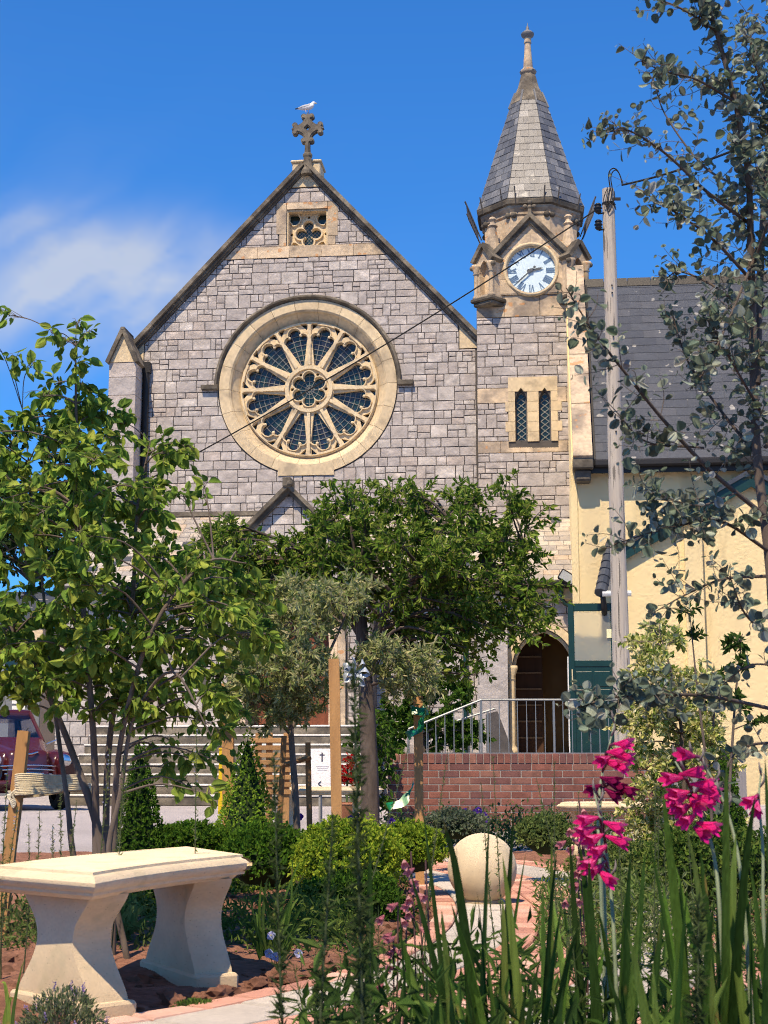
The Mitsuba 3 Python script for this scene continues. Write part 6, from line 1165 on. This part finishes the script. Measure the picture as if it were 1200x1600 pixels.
gladiolus('largest pink gladiolus, leaning left, in front of the variegated shrub', [(1128, 1480), (1116, 1340), (1096, 1280), (1075, 1225), (1055, 1190)], 2.3, [(1078, 1208, .8, .1), (1054, 1216, -.9, -.05), (1064, 1240, -.8, -.15), (1096, 1226, .9, -.05), (1108, 1238, .9, -.2), (1070, 1262, -.7, -.25), (1086, 1256, .2, -.3), (1098, 1248, .7, -.3), (1076, 1280, -.6, -.3), (1095, 1300, .3, -.25), (1104, 1290, .6, -.2), (1062, 1250, -.8, -.3)], [(1070, 1205, .03, -.014), (1062, 1192, .028, -.014), (1085, 1240, .03, .012), (1056, 1184, .025, -.01)])
gladiolus('gladiolus spike in silvery bud arching right beside the tall sword leaf', [(1170, 1520), (1158, 1370), (1140, 1280), (1112, 1215), (1078, 1172)], 2.25, [(1074, 1180, -.7, .1)], [(1134, 1262, .03, .012), (1126, 1242, .03, -.012), (1116, 1222, .03, .012), (1104, 1205, .03, -.012), (1092, 1190, .028, .01), (1082, 1178, .025, -.01)])
gladiolus('small pink gladiolus bloom at the right edge of the foreground', [(1195, 1480), (1192, 1330), (1186, 1250), (1190, 1200)], 2.5, [(1174, 1250, -.6, -.3), (1182, 1262, -.2, -.5)], [(1188, 1230, .03, .01), (1190, 1212, .03, -.01)])

ORD = ['leftmost', 'second from the left', 'third from the left', 'fourth from the left', 'fifth from the left', 'sixth from the left', 'seventh from the left', 'eighth from the left', 'ninth from the left', 'tenth from the left', 'rightmost']
def spire(label, top, bot, Y, n, L, W, cols, name='toadflax_plant', group=None, r=.0028, flower=None, spread=.9, bark=(.05, .07, .03)):
    k = thing(name, label, 'plant', group); a, b = at(*top, Y), at(*bot, Y)
    if b[2] > .03: b = b + (b - a) * b[2] / max(a[2] - b[2], .05) * .98
    P = bez([b, b + (a - b) * .5 + rng.uniform(-.012, .012, 3), a], 24); put('stem', G().tube(P, np.linspace(r, r * .35, 24), 5, bark), 'paint', k, True); lv = Leaves(); u = rng.uniform(.25, 1, n) ** .8; p = np.array([np.interp(u, np.linspace(0, 1, 24), P[:, q]) for q in range(3)]).T
    D = unit(rdir(n) * spread + [0, 0, .55]); s = (1.25 - .75 * u) * rng.uniform(.7, 1.2, n); lv.add(p, D, rdir(n), L * s, W * s, pal(n, *cols)); lv.emit(k, NARROW, 'leaf')
    if flower is not None:
        m = flower[1]; f = Leaves(); u = rng.uniform(.72, 1, m); p = np.array([np.interp(u, np.linspace(0, 1, 24), P[:, q]) for q in range(3)]).T; D = rdir(m); f.add(p + D * .004, D, rdir(m), flower[2], flower[2] * .7, pal(m, *flower[0])); f.emit(k + '__flowers', DIAM, 'leaf')
DK = [(.055, .085, .03), (.075, .11, .04), (.04, .065, .025)]; PL = [(.15, .19, .07), (.20, .23, .10), (.11, .15, .05)]
spire('tall dark toadflax stem rising through the middle of the picture', (553, 1040), (566, 1640), 1.75, 720, .028, .0050, DK, r=.0032)
spire('dark leafy stem left of the tall middle stem', (428, 1180), (455, 1640), 2.1, 420, .026, .005, DK, r=.0028)
spire('blurred dark stem in front of the box mounds', (520, 1280), (512, 1640), 1.9, 380, .024, .005, DK)
spire('dark leafy stem in front of the right hand shrubs', (1092, 1410), (1085, 1660), 1.8, 520, .028, .006, DK)
for i, (x, y, xb) in enumerate(sorted(((770, 1180, 782), (752, 1225, 770), (866, 1190, 874), (700, 1170, 672), (838, 1215, 876), (690, 1240, 668), (905, 1235, 892), (640, 1160, 560)))): spire(f'{ORD[i] if i < 7 else ORD[10]} of the eight pale seed stems before the brick wall', (x, y), (xb, 1420), 4.6 + .3 * (i % 3), 130, .018, .005, PL, group='pale seed stems before the brick wall', r=.0024)
for i, (x, y, xb, Y_) in enumerate(sorted(((172, 1170, 150, 5.2), (62, 1265, 60, 5.4), (95, 1240, 90, 5.4), (45, 1290, 40, 5.3), (120, 1250, 110, 5.3), (12, 1200, 5, 5.2), (28, 1260, 10, 5.2), (82, 1290, 80, 5.2), (205, 1185, 168, 5.3), (308, 1110, 308, 5.2), (195, 1180, 178, 5.1)))): spire(f'{ORD[i]} of the eleven thin weed stems behind the near bench', (x, y), (xb, 1420), Y_, 130, .022, .006, PL, group='weed stems behind the near bench', flower=([(.5, .55, .62), (.4, .42, .6)], 10, .009) if i % 3 == 1 else None)
for i in range(46):
    x = rng.uniform(440, 1190); Y_ = rng.uniform(2.3, 3.6); y = rng.uniform(1400, 1560); spire('fine leafy dark stem in the foreground bed', (x + rng.uniform(-25, 25), y), (x, 1680), Y_, 60, .04, .0055, [(.06, .10, .03), (.09, .14, .04), (.045, .075, .025), (.12, .17, .06)], group='fine leafy stems of the foreground bed', r=.0018, spread=1.0)
for i, x in enumerate(sorted(rng.uniform(20, 160, 7))):
    spire(f'{ORD[i] if i < 6 else ORD[10]} of the seven feathery stems at the right', (880 + x * 1.8, rng.uniform(1210, 1330)), (880 + x * 1.9, 1650), rng.uniform(2.6, 3.4), 110, .018, .004, PL, group='feathery stems at the right', r=.0016)
k = thing('leafy_undergrowth', 'dark leafy undergrowth along the bottom edge between the sword leaves', 'plants'); lv = Leaves(); n = 5200; x = rng.uniform(470, 1260, n); Y_ = rng.uniform(2.0, 3.3, n); hz = rng.rand(n) ** 1.6 * (.34 + .10 * npfbm(np.column_stack([x / 60, Y_ * 4, x * 0]), 2)); P = np.array([gb_(a, b) for a, b in zip(x, Y_)]); P[:, 2] = hz
lv.add(P, rdir(n, .6), rdir(n, .8), rng.uniform(.03, .075, n), rng.uniform(.008, .018, n), pal(n, (.05, .10, .022), (.08, .15, .03), (.035, .07, .02), (.12, .19, .045))); lv.emit(k, NARROW, 'leaf'); tag(k, kind='stuff')
def mound(label, x, y, Y, rx, n, L, W, cols, flo=None, name='thyme_cushion', cat='plant', rz=None):
    k = thing(name, label, cat); c = at(x, y, Y); rz = rz or rx * .8; d = unit(rng.standard_normal((n, 3))); d[:, 2] = abs(d[:, 2]); rad = rng.uniform(.45, 1.05, n) ** .6; P = c * [1, 1, 0] + d * [rx, rx, rz] * rad[:, None]; lv = Leaves(); lv.add(P, d + rdir(n) * .7 + [0, 0, .4], rdir(n, .4), L * rng.uniform(.7, 1.3, n), W * rng.uniform(.7, 1.3, n), pal(n, *cols)); lv.emit(k, NARROW, 'leaf'); g = G()
    for i in range(60): g.tube([c * [1, 1, 0] + d[i] * .01, P[i] + [0, 0, .005]], [.0016, .0008], 3, (.3, 0, 0), cap=False)
    put('stems', g, 'bark', k, kind='stuff')
    if flo:
        for i in range(flo[1]):
            j = rng.randint(n); dd = unit(d[j] * .6 + [0, 0, 1]); o = c * [1, 1, 0] + d[j] * [rx, rx, rz] * 1.02; m = 14; f = Leaves(); f.add(o + dd * (rng.rand(m, 1) * flo[2] * 1.6), rdir(m, .5), rdir(m), flo[2] * .45, flo[2] * .35, pal(m, *flo[0])); f.emit(num(k + '__flower_head'), DIAM, 'leaf')
mound('grey green thyme cushion with mauve flowers in the bottom left corner', 98, 1600, 4.1, .115, 2400, .015, .006, [(.17, .20, .11), (.23, .25, .14), (.10, .14, .06)], ([(.28, .20, .40), (.36, .28, .46)], 22, .014), rz=.15)
mound('flat green creeping plant at the foot of the right bench leg', 305, 1582, 4.72, .075, 900, .012, .006, [(.10, .18, .04), (.14, .22, .05)], rz=.03)
def blooms(label, spots, Y, r, cols, name, cat='flowers', eye=(.5, .45, .1), stalk=True):
    k = thing(name, label, cat)
    for (x, y) in spots:
        o = at(x, y, Y + rng.uniform(-.1, .1)); fl = num(k + '__flower'); d = unit([rng.uniform(-.5, .5), -1, rng.uniform(.1, .8)]); a = unit(np.cross(d, [0, 0, 1])); b = np.cross(a, d)
        f = Leaves(); t = np.arange(5) * 2 * math.pi / 5 + rng.rand(); D = a * np.cos(t)[:, None] + b * np.sin(t)[:, None] + d * .15; f.add(np.repeat(o[None], 5, 0), D, np.repeat(d[None], 5, 0), r, r * 1.05, pal(5, *cols)); f.emit(fl, ROUND, 'leaf', 5, 'petal')
        s = trimesh.creation.icosphere(0, r * .16); put('eye', G().add(s.vertices + o + d * .003, s.faces, eye), 'paint', fl)
        if stalk: put('stalk', G().tube(bez([o - d * .002, o - [0, 0, o[2] * .4] + [.01, .02, 0], [o[0] + .01, o[1] + .03, 0]], 6), .0012, 4, (.10, .16, .05)), 'paint', fl)
blooms('pale blue violas low in the bed right of the near bench', [(424, 1462), (420, 1490), (431, 1495), (412, 1520), (426, 1523), (466, 1490)], 5.5, .017, [(.36, .42, .66), (.45, .5, .72)], 'blue_violas')
blooms('deep purple violas near the foot of the brick wall', [(726, 1268), (742, 1270), (756, 1274), (688, 1298), (748, 1266), (720, 1275), (760, 1280), (732, 1280)], 11.5, .028, [(.06, .03, .22), (.09, .04, .30)], 'purple_violas')
blooms('deep purple violas before the far left bench', [(468, 1277), (549, 1280), (496, 1292), (556, 1276), (612, 1285)], 9.0, .026, [(.07, .03, .26), (.10, .05, .34)], 'purple_violas')
for lb, sp_l, Y_ in (('pink penstemon bells on dark stems in front of the box shrubs', [(626, 1412, 610, 1600), (632, 1348, 640, 1600), (643, 1398, 655, 1600), (612, 1432, 600, 1600), (605, 1485, 596, 1600), (655, 1362, 662, 1600)], 2.9), ('salmon penstemon bells left of the near gladiolus', [(897, 1268, 905, 1600), (907, 1290, 912, 1600), (893, 1300, 902, 1600), (902, 1318, 915, 1600), (905, 1360, 920, 1600), (893, 1362, 896, 1600)], 3.1)):
    k = thing('penstemon', lb, 'flower')
    for x, y, xb, yb in sp_l:
        o = at(x, y, Y_); b = gb_(xb, Y_); m = (o + b) / 2 + [.015, 0, .05]; put('stem', G().tube(bez([b, m, o + [.012, .01, .02]], 14), .0016, 4, (.10, .05, .05)), 'paint', k, True)
        for q in range(3):
            oo = o + [rng.uniform(-.018, .018), rng.uniform(-.01, .01), -q * .03 + rng.uniform(0, .01)]; fl = num(k + '__flower')
            for g in bell(oo, [rng.uniform(-.8, .8), -.6, -.35], .024, .0095, [np.array([.55, .22, .25]), np.array([.50, .17, .22]), np.array([.62, .34, .33])], .4): put('petal', g, 'leaf', fl, True)
        f = Leaves(); n = 16; u = rng.uniform(.1, .8, n)[:, None]; f.add(b + (o - b) * u, rdir(n, .3), rdir(n, .5), .05, .010, pal(n, (.06, .10, .03), (.09, .13, .04))); f.emit(k, NARROW, 'leaf')
RF = thing('red_flowers', 'red geranium flowers behind the far left bench', 'flowers'); lv = Leaves(); P = np.concatenate([at(x, y, 16.2)[None] + rng.standard_normal((60, 3)) * [.04, .04, .035] for x, y in ((547, 1192), (538, 1208), (543, 1218))]); lv.add(P, rdir(len(P)), rdir(len(P), .5), .035, .028, pal(len(P), (.45, .012, .015), (.32, .01, .012))); lv.emit(RF, ROUND, 'leaf'); pf = at(542, 1245, 16.2); put('pot', G().lathe([(0, 0), (.09, 0), (.13, .25), (.14, .26), (.12, .28), (0, .27)], [pf[0], 16.2, 0.08], 16, (.28, .12, .07)), 'paint', RF, 40); put('stalks', G().tube([[pf[0], 16.2, .3], at(543, 1200, 16.2)], .012, 5, (.06, .1, .03)), 'paint', RF)
BW_ = thing('pale_bow', 'crumpled pale blue bow tied to the branch above the orange post', 'bow'); o = at(556, 1052, 8.7)
for i in range(7):
    a = i * .9; d = np.array([math.cos(a), -.3, math.sin(a)]); ribbon([o, o + d * .05 + [0, -.03, .02], o + d * .075, o + d * .04 - [0, .02, .02], o], .028, (.36, .42, .50), 'loop', BW_)
# clump of shoots growing out of the church wall beside the buttress
k = thing('wall_weed', 'small dark weed with pale flowers rooted in the wall beside the left buttress', 'plant'); o = FR(np.array([facu(217, 683, -.1), -.12, facz(217, 683, -.1)])); lv = Leaves(); n = 260; P = o + rng.standard_normal((n, 3)) * [.07, .05, .13]; lv.add(P, rdir(n, .3), rdir(n), .05, .03, pal(n, (.04, .06, .025), (.05, .05, .035))); lv.emit(k, DIAM, 'leaf'); lv = Leaves(); P = o + rng.standard_normal((40, 3)) * [.05, .04, .08] - [0, .05, 0]; lv.add(P, rdir(40), rdir(40), .03, .03, pal(40, (.5, .46, .48))); lv.emit(k + '__flowers', DIAM, 'leaf')
# ---------------------------------------------------------------- planting that fills the beds
def drift(name, label, xs, ys, Y0, Y1, n, h0, h1, L, W, cols, leaf=NARROW, up=.5, cat='plants'):
    """a drift of soft leafy growth over a stretch of bed: one mass nobody could count"""
    k = thing(name, label, cat); x = rng.uniform(*xs, n); Yd = rng.uniform(Y0, Y1, n); P = np.array([gb_(a, b) for a, b in zip(x, Yd)]); m = npfbm(np.column_stack([P[:, 0] * 5, P[:, 1] * 5, P[:, 0] * 0]), 3, 4); P[:, 2] = rng.rand(n) ** 1.3 * (h0 + (h1 - h0) * np.clip(m * 2.2 - .6, 0, 1)); keep = (m > .36)
    lv = Leaves(); lv.add(P[keep], rdir(n, up)[keep], rdir(n, .7)[keep], (rng.uniform(.7, 1.3, n) * L)[keep], (rng.uniform(.7, 1.3, n) * W)[keep], pal(n, *cols)[keep]); lv.emit(k, leaf, 'leaf'); tag(k, kind='stuff')
drift('low_planting', 'low leafy planting at the foot of the brick wall', (590, 960), (0, 0), 13.6, 15.6, 6500, .12, .40, .05, .022, [(.09, .14, .04), (.13, .18, .06), (.05, .09, .03), (.10, .12, .07)], DIAM)
drift('low_planting', 'low mixed planting around the thin stakes and the timber post', (400, 640), (0, 0), 8.8, 10.6, 4200, .08, .26, .035, .014, [(.10, .16, .035), (.14, .20, .05), (.06, .10, .025)], DIAM)
drift('low_planting', 'pale green leafy planting beside the path right of the stone ball', (835, 1230), (0, 0), 5.4, 8.0, 9000, .10, .34, .042, .012, [(.12, .19, .045), (.17, .23, .07), (.08, .13, .03), (.20, .24, .11)], NARROW)
drift('low_planting', 'leafy green planting in the bed between the box mound and the near bench', (330, 560), (0, 0), 5.9, 7.0, 3600, .04, .22, .035, .011, [(.10, .17, .035), (.07, .125, .028), (.15, .21, .05)], NARROW)
drift('low_planting', 'weedy growth behind the near bench by the tied stake', (-60, 330), (0, 0), 5.8, 7.4, 4200, .06, .26, .04, .012, [(.11, .17, .05), (.16, .21, .07), (.08, .12, .035)], NARROW)
